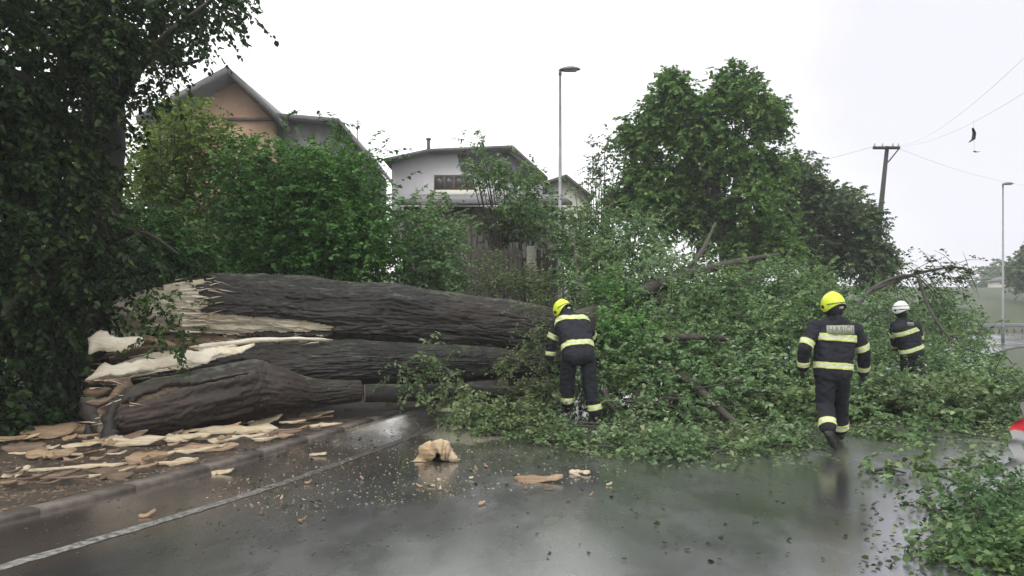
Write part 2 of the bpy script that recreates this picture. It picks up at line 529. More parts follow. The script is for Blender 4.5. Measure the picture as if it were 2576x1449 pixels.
dust = 1.1 * np.exp(-((V[:, 0] + 0.62) / .55) ** 2 - ((V[:, 1] - 10.9) / 0.9) ** 2) + 0.75 * np.exp(-((V[:, 0] + 2.05) / .5) ** 2 - ((V[:, 1] - 12.1) / 0.9) ** 2) + .24 * sstep(S / 0.6) * sstep((V[:, 1] - 6) / 4)
tag(mk('road', V, Q, M['asphalt'], None, True, None, {'dirt': dirt, 'dust': dust}), None, None, None, 'structure')

# worn edge line
def strip(name, s0, s1, z, k0, k1, mat, jag=0.0):
    L = fine[k0:k1]; N = fn[k0:k1]
    w = jag * np.stack([vn(np.stack([L[:, 0] * 9, L[:, 1] * 9, np.full(len(L), q)], -1)) for q in (0., 5.)], -1)
    A = L + N * (s0 + w[:, :1]); B = L + N * (s1 + w[:, 1:])
    V = np.concatenate([np.c_[A, np.full(len(L), z)], np.c_[B, np.full(len(L), z)]])
    n = len(L); i = np.arange(n - 1)
    return mk(name, V, np.stack([i, n + i, n + i + 1, i + 1], -1), mat)


fine = smooth_path(edge, 10); ft = np.gradient(fine, axis=0); ft /= np.linalg.norm(ft, axis=1)[:, None]; fn = np.stack([-ft[:, 1], ft[:, 0]], -1)
k_end = int(np.argmin(np.abs(fine[:, 1] - 12.3)))
tag(strip('edge_line', 0.06, -0.06, 0.004, 0, k_end, M['paint'], 0.012), None, None, None, 'structure')
k2 = int(np.argmin(np.abs(fine[:, 1] - 24)))
tag(strip('edge_line', 0.06, -0.06, 0.004, k2, len(fine) - 1, M['paint'], 0.012), None, None, None, 'structure')

# kerb stones, one object each
kerb = empty('kerb'); kerb['kind'] = 'structure'
cum = np.concatenate([[0], np.cumsum(np.linalg.norm(np.diff(fine, axis=0), axis=1))])
kb = MB()
hw, hl = 0.085, 0.487
prof = [(-hw, -.06), (-hw, .045), (-hw + .012, .058), (hw - .02, .058), (hw, .040), (hw, -.06)]
kb.prism([(p[0], -hl, p[1]) for p in prof], (0, 2 * hl, 0))
kme = None
d = 2.5
while d < cum[-1] - 1 and d < 48:
    k = int(np.searchsorted(cum, d))
    c = fine[k] + fn[k] * (KERB + hw)
    if kme is None:
        o = kb.build('kerb_stone', M['kerb'], kerb); kme = o.data
    else:
        o = bpy.data.objects.new('kerb_stone', kme); C.objects.link(o); o.parent = kerb
    o.location = (c[0] + R.uniform(-.006, .006), c[1], R.uniform(-.006, .006) - .012)
    o.rotation_euler = (R.uniform(-.006, .006), R.uniform(-.008, .008), math.atan2(ft[k][1], ft[k][0]) - math.pi / 2)
    d += 1.0


# ------------------------------------------------------------------ foliage
def unit(a):
    return a / (np.linalg.norm(a, axis=-1, keepdims=True) + 1e-9)


def leaves(name, pos, dirs, mat, parent=None, k=16, size=0.085, span=0.5, near=True, droop=0.35, tintbase=None, spread=1.0, flat=0.0):
    """leafy twigs: at each pos a twig runs along dirs, k leaves on both sides"""
    N = len(pos)
    dirs = unit(dirs + 0.25 * rng.normal(size=(N, 3)))
    t = (np.arange(k)[None, :] + rng.random((N, k))) / k
    L = span * (0.6 + 0.8 * rng.random((N, 1)))
    side = unit(np.cross(dirs, np.array([0, 0, 1.0])) + 1e-4)
    base = pos[:, None, :] + dirs[:, None, :] * (t * L)[..., None]
    base[..., 2] -= droop * (t * L) ** 2 * 1.6
    sg = np.where((np.arange(k) % 2) == 0, 1.0, -1.0)[None, :, None]
    ld = side[:, None, :] * sg * 0.9 + dirs[:, None, :] * 0.55 + 0.35 * rng.normal(size=(N, k, 3)) * spread
    ld[..., 2] -= droop * 0.9
    ld = unit(ld)
    nrm = np.array([0, 0, 1.0]) + 0.55 * rng.normal(size=(N, k, 3)) * spread + dirs[:, None, :] * 0.35
    nrm = nrm - ld * np.sum(nrm * ld, -1, keepdims=True); nrm = unit(nrm)
    sd = np.cross(nrm, ld)
    sz = size * (0.55 + 0.75 * rng.random((N, k, 1)))
    base = base.reshape(-1, 3); ld = ld.reshape(-1, 3); nrm = nrm.reshape(-1, 3); sd = sd.reshape(-1, 3); sz = sz.reshape(-1, 1)
    n = len(base)
    curl = rng.uniform(-.05, .30, (n, 1))
    if near:
        off = [(0.0, 0, 0), (.28, .36, .10), (.72, .27, .06), (1.05, 0, -.12), (.72, -.27, .06), (.28, -.36, .10)]
        Vs = np.stack([base + sz * (a * ld + b * sd + (c + curl * abs(b)) * nrm) for a, b, c in off], 1)
        m = 6; idx = np.arange(n)[:, None] * 6
        Qs = np.concatenate([idx + np.array([[0, 3, 2, 1]]), idx + np.array([[0, 5, 4, 3]])])
    else:
        off = [(0.0, 0, 0), (.42, .40, .10), (1.05, 0, -.10), (.42, -.40, .10)]
        Vs = np.stack([base + sz * (a * ld + b * sd + (c + curl * abs(b)) * nrm) for a, b, c in off], 1)
        m = 4; idx = np.arange(n)[:, None] * 4
        Qs = np.concatenate([idx + np.array([[0, 2, 1]]), idx + np.array([[0, 3, 2]])])
    tb = np.full(N, 0.45) if tintbase is None else tintbase
    tint = np.clip(np.repeat(tb, k) + rng.normal(size=n) * 0.20, 0, 1)
    return mk(name, Vs.reshape(-1, 3), Qs, mat, parent, False, None, {'tint': np.repeat(tint, m)})


def in_poly(u, v, poly):
    poly = np.array(poly, float); x0, y0 = poly[:, 0], poly[:, 1]; x1, y1 = np.roll(x0, -1), np.roll(y0, -1)
    r = np.zeros(np.shape(u), bool)
    for a, b, c, d_ in zip(x0, y0, x1, y1):
        if b == d_: continue
        r ^= ((b > v) != (d_ > v)) & (u < (c - a) * (v - b) / (d_ - b) + a)
    return r


def poly_points(poly, n):
    poly = np.array(poly, float); lo, hi = poly.min(0), poly.max(0)
    out = []
    while sum(len(o) for o in out) < n:
        p = lo + (hi - lo) * rng.random((n * 2, 2))
        out.append(p[in_poly(p[:, 0], p[:, 1], poly)])
    return np.concatenate(out)[:n]


def clumps(centers, radii, per, seed=1, squash=0.75, holes=0.0):
    """twig positions and directions around clump centres, mostly on their outside"""
    nC = len(centers)
    cen = np.repeat(centers, per, 0); rad = np.repeat(radii, per)
    d_ = unit(rng.normal(size=(nC * per, 3)))
    rr = rad * (0.35 + 0.65 * rng.random(nC * per) ** 0.45) * (1 + 0.35 * fbm(d_ * 1.8 + cen * .7, 2, seed))
    p = cen + d_ * rr[:, None] * np.array([1, 1, squash])
    out = d_ * 0.8 + np.array([0, 0, 0.05])
    tint = 0.42 + 0.34 * fbm(cen * 1.6, 2, seed + 3) + 0.12 * d_[:, 2]
    if holes > 0:
        keep = fbm(p * 1.1, 3, seed + 9) > -1 + holes
        p, out, tint = p[keep], out[keep], tint[keep]
    return p, out, tint


def depth_fill(poly, n, yf, thick, rmin, rmax):
    """clump centres filling a region of the place: yf(u, v) gives the distance of the near face"""
    q = poly_points(poly, n * 3)
    y = yf(q[:, 0], q[:, 1]) + thick * rng.random(len(q)) ** 1.3
    r = rng.uniform(rmin, rmax, len(q))
    e = .8 * r / y * F
    ok = in_poly(q[:, 0] - e, q[:, 1], poly) & in_poly(q[:, 0] + e, q[:, 1], poly) & in_poly(q[:, 0], q[:, 1] - e, poly) & in_poly(q[:, 0], q[:, 1] + e * .5, poly)
    q, y, r = q[ok][:n], y[ok][:n], r[ok][:n]
    return Pn(q[:, 0], q[:, 1], y), r


def above_ground(p, d_, t, m=0.03):
    g = terrain(p[:, 0], p[:, 1]) + m
    k = p[:, 2] > g - 0.25
    p = p[k].copy(); p[:, 2] = np.maximum(p[:, 2], g[k]); return p, d_[k], t[k]


def limb(name, parent, pts, rs, mat=None, n=7):
    return branch_mesh(name, [(pts, rs)], mat or M['bark_branch'], parent, n)


# ---- standing linden at the left
t_l = empty('linden_tree', 'tall dark standing linden with drooping leafy boughs at the torn trunk end', 'tree', None, P(200, 1050, 12.6))
inv = lambda o: o.matrix_world
def setp(o, parent):      # keep world coordinates under a moved parent
    o.parent = parent; o.matrix_parent_inverse = Matrix.Translation(-Vector(parent.location))
    return o


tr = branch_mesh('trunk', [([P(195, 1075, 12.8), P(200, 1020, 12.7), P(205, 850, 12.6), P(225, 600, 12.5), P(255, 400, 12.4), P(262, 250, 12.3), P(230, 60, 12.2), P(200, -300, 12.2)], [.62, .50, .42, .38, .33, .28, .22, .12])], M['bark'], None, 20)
setp(tr, t_l)
for pts, rs in [
    ([P(262, 330, 12.4), P(330, 200, 11.6), P(420, 90, 10.8), P(520, 10, 10.2), P(580, -60, 10)], [.11, .08, .05, .03, .012]),
    ([P(240, 480, 12.4), P(180, 330, 11.4), P(90, 220, 10.4), P(-40, 150, 9.5)], [.16, .12, .09, .05]),
    ([P(215, 700, 12.6), P(290, 600, 12.0), P(370, 590, 11.8), P(450, 640, 11.6)], [.10, .06, .035, .012]),
    ([P(205, 800, 12.6), P(120, 700, 11.4), P(60, 720, 10.6), P(0, 800, 10)], [.13, .1, .07, .03]),
    ([P(262, 250, 12.3), P(350, 120, 12.9), P(450, 160, 13), P(510, 150, 13)], [.13, .09, .05, .02])]:
    setp(limb('bough', None, pts, rs), t_l)
poly_l = [(-300, -260), (620, -160), (585, -10), (545, 30), (510, 65), (470, 105), (445, 100), (405, 155), (360, 185), (325, 230), (285, 245), (275, 290), (265, 330), (270, 420), (300, 470), (395, 570), (470, 590), (525, 620), (500, 670), (430, 680), (380, 700), (330, 720), (290, 780), (215, 830), (210, 960), (205, 1100), (-300, 1110)]
yl = lambda u, v: 9.0 + 2.2 * np.clip((u + 100) / 500, 0, 1) + 1.0 * np.clip(v / 1000, 0, 1)
cl, rl = depth_fill(poly_l, 430, yl, 2.8, .28, .55)
p, d_, t_ = clumps(cl, rl, 11, 21, 0.9)
d_ = d_ + np.array([0.1, -0.1, -0.35])
p, d_, t_ = above_ground(p, d_, t_, .08)
setp(leaves('foliage', p, d_, M['leaf_lime_tree'], None, 15, .092, .50, True, .45, t_ - .05), t_l)
# spray hanging in front of the torn wood and the fringe against the sky
cen = np.array([P(u, v, y) for u, v, y in [(400, 745, 10.6), (430, 800, 10.6), (455, 770, 10.7), (380, 800, 10.5), (430, 845, 10.6), (470, 830, 10.8), (400, 860, 10.6), (370, 745, 10.5)]])
p, d_, t_ = clumps(cen, np.full(len(cen), .17), 5, 31, 1.0)
setp(leaves('foliage', p, d_ + np.array([0, -.2, -.4]), M['leaf_lime_tree'], None, 12, .07, .26, True, .5, t_ + .12), t_l)
cen = np.array([P(u, v, y) for u, v, y in [(565, 0, 10.3), (520, 40, 10.3), (570, 30, 10.3), (600, -40, 10.2), (480, 85, 10.8), (450, 110, 12.6), (415, 160, 12.4), (370, 190, 12), (325, 245, 11.6), (390, 150, 12.2), (440, 40, 10.6), (345, 230, 11.8), (290, 310, 12), (300, 275, 11.9)]])
p, d_, t_ = clumps(cen, np.full(len(cen), .24), 7, 33, 0.8)
setp(leaves('foliage', p, d_ + np.array([.3, 0, -.3]), M['leaf_lime_tree'], None, 12, .08, .36, True, .5, t_ - .08), t_l)


# ---- shrubs behind the log
def shrub(name, label, poly, n, yf, thick, mat, base, per=10, k=14, size=.075, seed=1, rr=(.22, .45), stems=5, tips=(), span=.42, hole=0.0, cat='shrub', dd=(0, 0, .15), shift=0.0):
    x, y = P(base[0], 782, base[2])[0], base[2]
    o = empty(name, label, cat, None, (x, y, tz(x, y)))
    c, r = depth_fill(poly, n, yf, thick, *rr)
    paths = []
    for q in range(stems):
        tgt = c[rng.integers(len(c))]
        b0 = np.array([x + rng.normal() * .35, y + rng.normal() * .3, 0]); b0[2] = tz(b0[0], b0[1]) - .05
        mid = b0 * .5 + tgt * .5 + np.array([0, 0, .25])
        paths.append(([b0, mid, tgt], [.045, .028, .010]))
    for (u, v, yy) in tips:
        b0 = np.array([x, y, tz(x, y)]); tgt = np.array(P(u, v, yy))
        paths.append(([b0, (b0 + tgt) / 2 + np.array([0, 0, .2]), tgt], [.035, .02, .005]))
    setp(branch_mesh('stems', paths, M['bark_branch'], None, 5), o)
    p, d_, t_ = clumps(c, r, per, seed, .8, hole)
    if len(tips):
        ct = np.array([P(*q) for q in tips])
        p2, d2, t2 = clumps(ct, np.full(len(ct), .10), 3, seed + 1, 1.3)
        p = np.concatenate([p, p2]); d_ = np.concatenate([d_, d2]); t_ = np.concatenate([t_, t2 - .1])
    p, d_, t_ = above_ground(p, d_ + np.array(dd), t_)
    setp(leaves('foliage', p, d_, mat, None, k, size, span, True, .3, t_ + shift), o)
    return o


shrub('shrub', 'tall yellow-green shrub below the gabled house, behind the dark linden', [(290, 420), (310, 345), (380, 310), (420, 275), (470, 255), (520, 255), (540, 310), (620, 345), (640, 390), (560, 480), (560, 600), (300, 560), (285, 480)],
      75, lambda u, v: 15.6 + 0 * u, 2.4, M['leaf_olive'], (430, 700, 16.8), 12, 14, .085, 41, (.3, .5), 6, [(485, 245, 15.6), (450, 270, 15.6), (400, 290, 15.6)], .5)
shrub('hazel_bush', 'large dense bright green hazel bush above the middle of the fallen trunk', [(540, 400), (600, 350), (690, 330), (760, 338), (850, 362), (900, 408), (960, 450), (1000, 490), (1010, 600), (980, 660), (1000, 720), (560, 720), (500, 640), (560, 560)],
      210, lambda u, v: 14.2 + 1.6 * np.clip((560 - v) / 300, 0, 1), 2.4, M['leaf_hazel'], (760, 700, 15.6), 13, 14, .08, 43, (.26, .48), 9,
      [(850, 300, 15.6), (842, 322, 15.6), (930, 372, 15.4), (960, 385, 15.4), (722, 290, 15.8), (875, 330, 15.6), (1005, 465, 15.2), (985, 405, 15.3)], .45)
shrub('shrub', 'drooping grey-green shrub pressed between linden and hazel just above the torn wood', [(300, 470), (400, 500), (520, 580), (560, 650), (540, 700), (470, 695), (380, 700), (330, 700), (280, 640)],
      36, lambda u, v: 13.3 + 0 * u, 1.0, M['leaf_hazel'], (430, 740, 14.0), 9, 14, .09, 45, (.25, .4), 4, (), .5, 0, 'shrub', (.4, 0, -.5), -.05)
shrub('shrub', 'lower green shrub right of the hazel, in front of the dark shed', [(1000, 520), (1080, 500), (1150, 520), (1185, 600), (1195, 700), (1180, 745), (1000, 735), (985, 640)],
      48, lambda u, v: 15.4 + 0 * u, 1.6, M['leaf_fallen'], (1090, 740, 16.2), 11, 14, .075, 47, (.22, .4), 5, [(1110, 480, 16), (1040, 500, 16)], .4)
shrub('young_tree', 'thin sparse young tree standing up against the white house roof', [(1170, 400), (1230, 400), (1330, 420), (1370, 450), (1360, 500), (1290, 520), (1200, 470)],
      60, lambda u, v: 19.5 + 0 * u, 1.6, M['leaf_fallen'], (1300, 740, 20.5), 6, 11, .075, 49, (.14, .28), 4,
      [(1210, 330, 20), (1205, 350, 20), (1180, 350, 20), (1165, 352, 20), (1215, 372, 20), (1200, 390, 20), (1185, 385, 20), (1320, 405, 20), (1350, 420, 20), (1230, 400, 20), (1310, 395, 20)], .35, .75, 'tree')
shrub('shrub', 'leafy growth climbing around the lamp post foot behind the bent firefighter', [(1240, 520), (1350, 470), (1500, 480), (1560, 490), (1610, 540), (1610, 700), (1425, 740), (1405, 600), (1300, 560)],
      58, lambda u, v: 18.6 + 0 * u, 1.8, M['leaf_fallen'], (1500, 760, 19.5), 9, 13, .085, 51, (.22, .42), 5, [(1500, 470, 19), (1445, 470, 19)], .42, .45)
shrub('apple_tree', 'bare-looking sparse apple tree at the left side of the tall leafy tree', [(1470, 440), (1500, 370), (1530, 330), (1560, 360), (1550, 470), (1490, 480)],
      18, lambda u, v: 23 + 0 * u, 1.2, M['leaf_far_dark'], (1500, 760, 23.5), 4, 9, .085, 53, (.14, .24), 6,
      [(1490, 365, 23.5), (1500, 385, 23.5), (1530, 340, 23.5), (1485, 420, 23.5), (1510, 400, 23.5), (1480, 445, 23.5), (1545, 430, 23.5)], .3, .5, 'tree')
shrub('weeds', 'tall brownish seeding weeds on the bank just over the trunk top', [(1160, 690), (1230, 655), (1320, 680), (1400, 690), (1400, 780), (1330, 775), (1170, 750)],
      34, lambda u, v: 15.0 + 0 * u, 1.6, M['leaf_weed'], (1290, 780, 15.6), 9, 12, .055, 55, (.14, .28), 6, [(1215, 655, 15.5), (1300, 655, 15.5), (1262, 668, 15.5), (1345, 690, 15.5)], .35, 0, 'weeds', (0, 0, .9))
shrub('ivy_bush', 'dark brown-green bush over the shed corner behind the concrete post', [(1190, 560), (1250, 520), (1330, 530), (1400, 540), (1400, 610), (1300, 610), (1210, 620)],
      26, lambda u, v: 20.4 + 0 * u, .8, M['leaf_far_dark'], (1300, 760, 20.8), 8, 13, .085, 57, (.2, .35), 4, (), .4, .6)


# ---- tall standing trees on the right
def crown_tree(name, label, blobs, depth, mat, trunk, per, k, size, seed, span=.6, hole=0, sub=10, limbs=True):
    x, y = P(trunk[0][0], 782, depth)[0], depth
    o = empty(name, label, 'tree', None, (x, y, tz(x, y)))
    pts = [P(u, v, depth) for u, v in trunk]
    pts[0][2] = tz(x, y) - .1
    rs = list(np.linspace(trunk_r(depth), .06, len(pts)))
    setp(branch_mesh('trunk', [(pts, rs)], M['bark_branch'], None, 12), o)
    cs, rr_ = [], []
    paths = []
    for (u, v, r) in blobs:
        c = P(u, v, depth + R.uniform(-.8, .8)); rm = r / F * depth
        paths.append(([pts[len(pts) // 2], (pts[len(pts) // 2] + c) / 2 + Vector((0, 0, .3)), c], [.07, .045, .015]))
        for _ in range(sub):
            dd = Vector((R.gauss(0, 1), R.gauss(0, 1), R.gauss(0, 1))).normalized()
            cs.append(c + Vector((dd.x, dd.y * 1.2, dd.z * .9)) * rm * R.uniform(.35, .80)); rr_.append(rm * R.uniform(.26, .44))
    if limbs:
        setp(branch_mesh('limbs', paths, M['bark_branch'], None, 6), o)
    p, d_, t_ = clumps(np.array([list(c) for c in cs]), np.array(rr_), per, seed, .8, hole)
    setp(leaves('crown', p, d_, mat, None, k, size, span, False, .35, t_), o)
    return o


trunk_r = lambda d_: .32
crown_tree('leafy_tree', 'tallest broad leafy tree standing right of the street lamp', [
    (1705, 225, 50), (1775, 300, 60), (1830, 225, 62), (1885, 265, 70), (1935, 300, 52), (1660, 290, 60), (1610, 345, 62), (1720, 330, 85), (1800, 360, 90),
    (1620, 430, 72), (1700, 440, 95), (1790, 470, 90), (1870, 390, 85), (1935, 430, 60), (1900, 500, 85), (1640, 510, 65), (1770, 560, 75), (1860, 590, 85), (1940, 570, 70), (1690, 540, 55), (1960, 640, 50), (1560, 500, 40), (1890, 650, 50)],
    28, M['leaf_far'], [(1835, 900), (1838, 760), (1820, 620), (1800, 480), (1790, 330)], 13, 13, .150, 61, .50, 0, 17)
crown_tree('leafy_tree', 'lower dark rounded tree between the tallest tree and the utility pole', [
    (1990, 430, 55), (2040, 470, 55), (2030, 560, 75), (2085, 520, 60), (2130, 510, 42), (2150, 560, 60), (2185, 560, 40), (2110, 620, 80), (2190, 630, 50), (2060, 650, 60), (2200, 680, 48), (2225, 650, 25), (1970, 500, 60), (2000, 620, 70)],
    33, M['leaf_far_dark'], [(2080, 900), (2085, 740), (2080, 600), (2070, 500)], 12, 13, .16, 63, .55, 0, 16)

# ------------------------------------------------------------------ houses
M['roof_grey'] = simple('grey_roof', (.075, .073, .075), (.14, .135, .14), 3, 0.55, (1, 6, 1), 0.3)
M['roof_dark'] = simple('dark_roof', (.045, .045, .045), (.09, .088, .085), 3, 0.55, (6, 1, 1), 0.3)
M['wall_pink'] = simple('pinkish_plaster', (.38, .235, .16), (.47, .32, .22), 1.2, 0.9, None, 0.1)
M['wall_grey'] = simple('grey_plaster', (.24, .235, .22), (.32, .31, .29), 1.0, 0.9, None, 0.1)
M['wall_white'] = simple('white_plaster', (.45, .44, .46), (.56, .55, .57), 0.6, 0.9, None, 0.1)
M['wall_cream'] = simple('cream_plaster', (.48, .47, .40), (.58, .57, .50), 0.6, 0.9, None, 0.1)
M['window_glass'] = simple('window_glass', (.03, .035, .04), (.06, .065, .07), 1, 0.08, None, 0)
M['frame_white'] = simple('window_frame', (.45, .44, .42), (.5, .49, .47), 3, 0.6, None, 0)
M['frame_brown'] = simple('brown_timber', (.07, .045, .03), (.13, .085, .06), 5, 0.7, (1, 1, .2), 0.2)
M['shed_wood'] = simple('weathered_shed_boards', (.035, .033, .028), (.085, .078, .065), 6, 0.8, (3, 3, .3), 0.3)
M['fence_wood'] = simple('dark_fence_boards', (.025, .022, .018), (.060, .052, .042), 9, 0.75, (2, 2, .2), 0.4)
M['concrete'] = simple('concrete_post', (.20, .20, .16), (.34, .34, .28), 10, 0.85, None, 0.4)


def slab_pts(mb, a, b_, back, th, m=0):
    """roof slab from front edge a-b extruded back, thickness th downward"""
    a, b_, back = Vector(a), Vector(b_), Vector(back)
    mb.prism([a, b_, b_ - Vector((0, 0, th)), a - Vector((0, 0, th))], back, m)


def window(parent, u0, v0, u1, v1, y, frame, yoff=.06, mull=1):
    a, b_ = P(u0, v0, y - yoff), P(u1, v1, y - yoff)
    w, h = b_.x - a.x, a.z - b_.z; cx, cz = (a.x + b_.x) / 2, (a.z + b_.z) / 2
    f = MB(); t = .07
    f.box((cx, y - yoff, a.z - t / 2), (w, .12, t)); f.box((cx, y - yoff, b_.z + t / 2), (w, .12, t))
    f.box((a.x + t / 2, y - yoff, cz), (t, .12, h - 2 * t)); f.box((b_.x - t / 2, y - yoff, cz), (t, .12, h - 2 * t))
    for q in range(mull): f.box((a.x + w * (q + 1) / (mull + 1), y - yoff, cz), (.05, .10, h - 2 * t))
    wo = f.build('window', frame, parent)
    g = MB(); g.box((cx, y - .02, cz), (w - .1, .03, h - .1)); g.build('pane', M['window_glass'], wo)
    return wo


# left gabled house
Yh = 36.0
h1 = empty('gabled_house', 'steep gabled house with pinkish gable wall and grey roof, left behind the shrubs', 'house')
apex, le, ri = P(573, 180, Yh), P(360, 305, Yh), P(692, 305, Yh)
fl = P(400, 640, Yh).z
w = MB()
w.prism([apex + Vector((0, 0, -.15)), P(372, 312, Yh), Vector((P(372, 312, Yh).x, Yh, fl)), Vector((P(688, 305, Yh).x, Yh, fl)), P(688, 305, Yh)], (0, 11, 0))
w.build('wall', M['wall_pink'], h1)
r = MB(); ov = 1.1
A = P(573, 168, Yh - ov); Lf = P(345, 292, Yh - ov); Rt = P(703, 298, Yh - ov)
slab_pts(r, A, Lf, (0, 12.6, 0), .35); 
r.build('roof', M['roof_grey'], h1)
r = MB(); slab_pts(r, A + Vector((.01, 0, .0)), Rt, (0, 12.6, 0), .28); r.build('roof', M['roof_grey'], h1)
vb = MB(); e1 = Vector((0, -.05, 0))
vb.prism([A + e1 + Vector((0, 0, .04)), Rt + e1 + Vector((0, 0, .04)), Rt + e1 - Vector((0, 0, .22)), A + e1 - Vector((0, 0, .24))], (0, .045, 0)); vb.build('bargeboard', M['roof_dark'], h1)
vb = MB(); vb.prism([A + e1 + Vector((0, -.005, .04)), Lf + e1 + Vector((0, -.005, .04)), Lf + e1 - Vector((0, .005, .30)), A + e1 - Vector((0, .005, .32))], (0, .045, 0)); vb.build('bargeboard', M['roof_grey'], h1)
sl = MB(); a_, b2 = P(560, 300, Yh - .08), P(690, 306, Yh - .08); sl.box(((a_.x + b2.x) / 2, Yh - .08, a_.z), (b2.x - a_.x, .16, .12)); sl.build('ledge', M['frame_brown'], h1)
# lower wing
h1w = MB()
wy = Yh + .6
h1w.prism([P(690, 300, wy), P(850, 312, wy), P(895, 372, wy), Vector((P(895, 372, wy).x, wy, fl)), Vector((P(690, 300, wy).x, wy, fl))], (0, 9, 0))
h1w.build('wing_wall', M['roof_grey'], h1)
r = MB(); slab_pts(r, P(688, 283, wy - .5), P(852, 297, wy - .5), (0, 10, 0), .22); slab_pts(r, P(852.3, 297, wy - .49), P(908, 370, wy - .49), (0, 10, 0), .2)
r.build('wing_roof', M['roof_grey'], h1)
ch = MB(); c = P(1078, 352, 41); ch.tube([P(900, 380, wy + 1), P(900, 300, wy + 1)], .035, 6)
for q in (-1, 0, 1): ch.tube([P(893, 305 + q * 6 + 6, wy + 1), P(908, 305 + q * 6 + 6, wy + 1)], .02, 5)
tag(ch.build('aerial', M['wire'], None), 'thin television aerial on a mast at the end of the grey wing roof', 'aerial')

# white house
Yw = 40.0
h2 = empty('white_house', 'pale plastered house with low dark roof and brown loggia, in the middle distance', 'house')
prof = [P(985, 405, Yw), P(1080, 384, Yw), P(1285, 376, Yw), P(1365, 446, Yw)]
fl = P(400, 640, Yw).z
w = MB(); w.prism(prof + [Vector((prof[3].x, Yw, fl)), Vector((prof[0].x, Yw, fl))], (0, 9, 0)); w.build('wall', M['wall_white'], h2)
r = MB()
pr = [(966, 398), (1078, 374), (1290, 365), (1378, 445)]
for k_ in range(3):
    a_, b2 = P(*pr[k_], Yw - .7), P(*pr[k_ + 1], Yw - .7)
    a_.x += .004 * k_; slab_pts(r, a_, b2, (0, 10.4, 0), .15 - .004 * k_)
r.build('roof', M['roof_grey'], h2)
# grey roof-toned panel on the right half of the gable
w = MB(); w.prism([P(1150, 388, Yw - .06), P(1280, 383, Yw - .06), P(1360, 448, Yw - .06), P(1340, 470, Yw - .06), P(1160, 430, Yw - .06)], (0, .055, 0)); w.build('gable_panel', M['roof_grey'], h2)
w = MB(); a_, b2 = P(1092, 440, Yw - .1), P(1192, 478, Yw - .1)
w.box(((a_.x + b2.x) / 2, Yw - .06, (a_.z + b2.z) / 2), (b2.x - a_.x, .1, a_.z - b2.z)); lg = w.build('loggia', M['frame_brown'], h2)
w = MB()
for q in range(4): w.box((a_.x + (b2.x - a_.x) * (q + .5) / 4, Yw - .13, (a_.z + b2.z) / 2 + .05), ((b2.x - a_.x) / 4 - .12, .03, (a_.z - b2.z) * .7))
w.build('pane', M['window_glass'], lg)
w = MB(); a_, b2 = P(1084, 478, Yw - 1.0), P(1210, 500, Yw - 1.0)
w.box(((a_.x + b2.x) / 2, Yw - .55, (a_.z + b2.z) / 2), (b2.x - a_.x, 1.0, a_.z - b2.z)); w.build('balcony', M['wall_cream'], h2)
w = MB(); w.tube([P(1078, 380, Yw + 2), P(1078, 350, Yw + 2)], .09, 8); w.tube([P(1078, 352, Yw + 2), P(1078, 348, Yw + 2)], .14, 8); w.build('flue_pipe', M['roof_dark'], h2)
# annexe
Ya = 44.0
h3 = empty('small_house', 'small pale house with dark pointed roof seen right behind the lamp post', 'house')
w = MB(); fl = P(400, 650, Ya).z
w.prism([P(1425, 448, Ya), P(1378, 464, Ya), Vector((P(1378, 460, Ya).x, Ya, fl)), Vector((P(1480, 460, Ya).x, Ya, fl)), P(1480, 492, Ya)], (0, 8, 0)); w.build('wall', M['wall_cream'], h3)
r = MB(); slab_pts(r, P(1425, 438, Ya - .6), P(1365, 457, Ya - .6), (0, 9, 0), .2); slab_pts(r, P(1425.2, 438, Ya - .59), P(1492, 492, Ya - .59), (0, 9, 0), .19); r.build('roof', M['roof_dark'], h3)
window(h3, 1385, 478, 1410, 512, Ya, M['frame_white'])

shrub('hedge', 'dark garden hedge seen through the shrubs at the foot of the gabled house', [(180, 470), (500, 440), (800, 450), (1010, 520), (1010, 760), (180, 760)],
      130, lambda u, v: 23 + 0 * u, 1.5, M['leaf_far_dark'], (600, 760, 24), 10, 14, .14, 59, (.4, .7), 6, (), .6, 0, 'hedge')

# dark shed with a lean-to roof
Ys = 25.0
s1 = empty('shed', 'low dark weathered wooden shed with a sloping roof below the white house', 'shed')
x0, x1 = P(1015, 0, Ys).x, P(1420, 0, Ys).x
zb = tz((x0 + x1) / 2, Ys) - .2
bd = MB(); nb = 26
for q in range(nb):
    xa = x0 + (x1 - x0) * q / nb; w_ = (x1 - x0) / nb - .012
    zt = P(0, 520, Ys).z - .01 * q * 0 + R.uniform(-.01, .01)
    bd.box((xa + w_ / 2, Ys + R.uniform(-.012, .012), (zb + zt) / 2), (w_, .035, zt - zb))
bd.build('board_wall', M['shed_wood'], s1)
w = MB(); w.prism([Vector((x0, Ys + .05, P(0, 520, Ys).z)), Vector((x1, Ys + .05, P(0, 520, Ys).z)), Vector((x1, Ys + .05, zb)), Vector((x0, Ys + .05, zb))], (0, 5, 0)); w.build('wall_core', M['shed_wood'], s1)
r = MB(); a_ = P(1000, 516, Ys - .4); b2 = P(1440, 516, Ys - .4)
r.prism([a_, b2, b2 + Vector((0, 6, 1.1)), a_ + Vector((0, 6, 1.1))], (0, 0, .10)); r.build('roof', M['roof_dark'], s1)

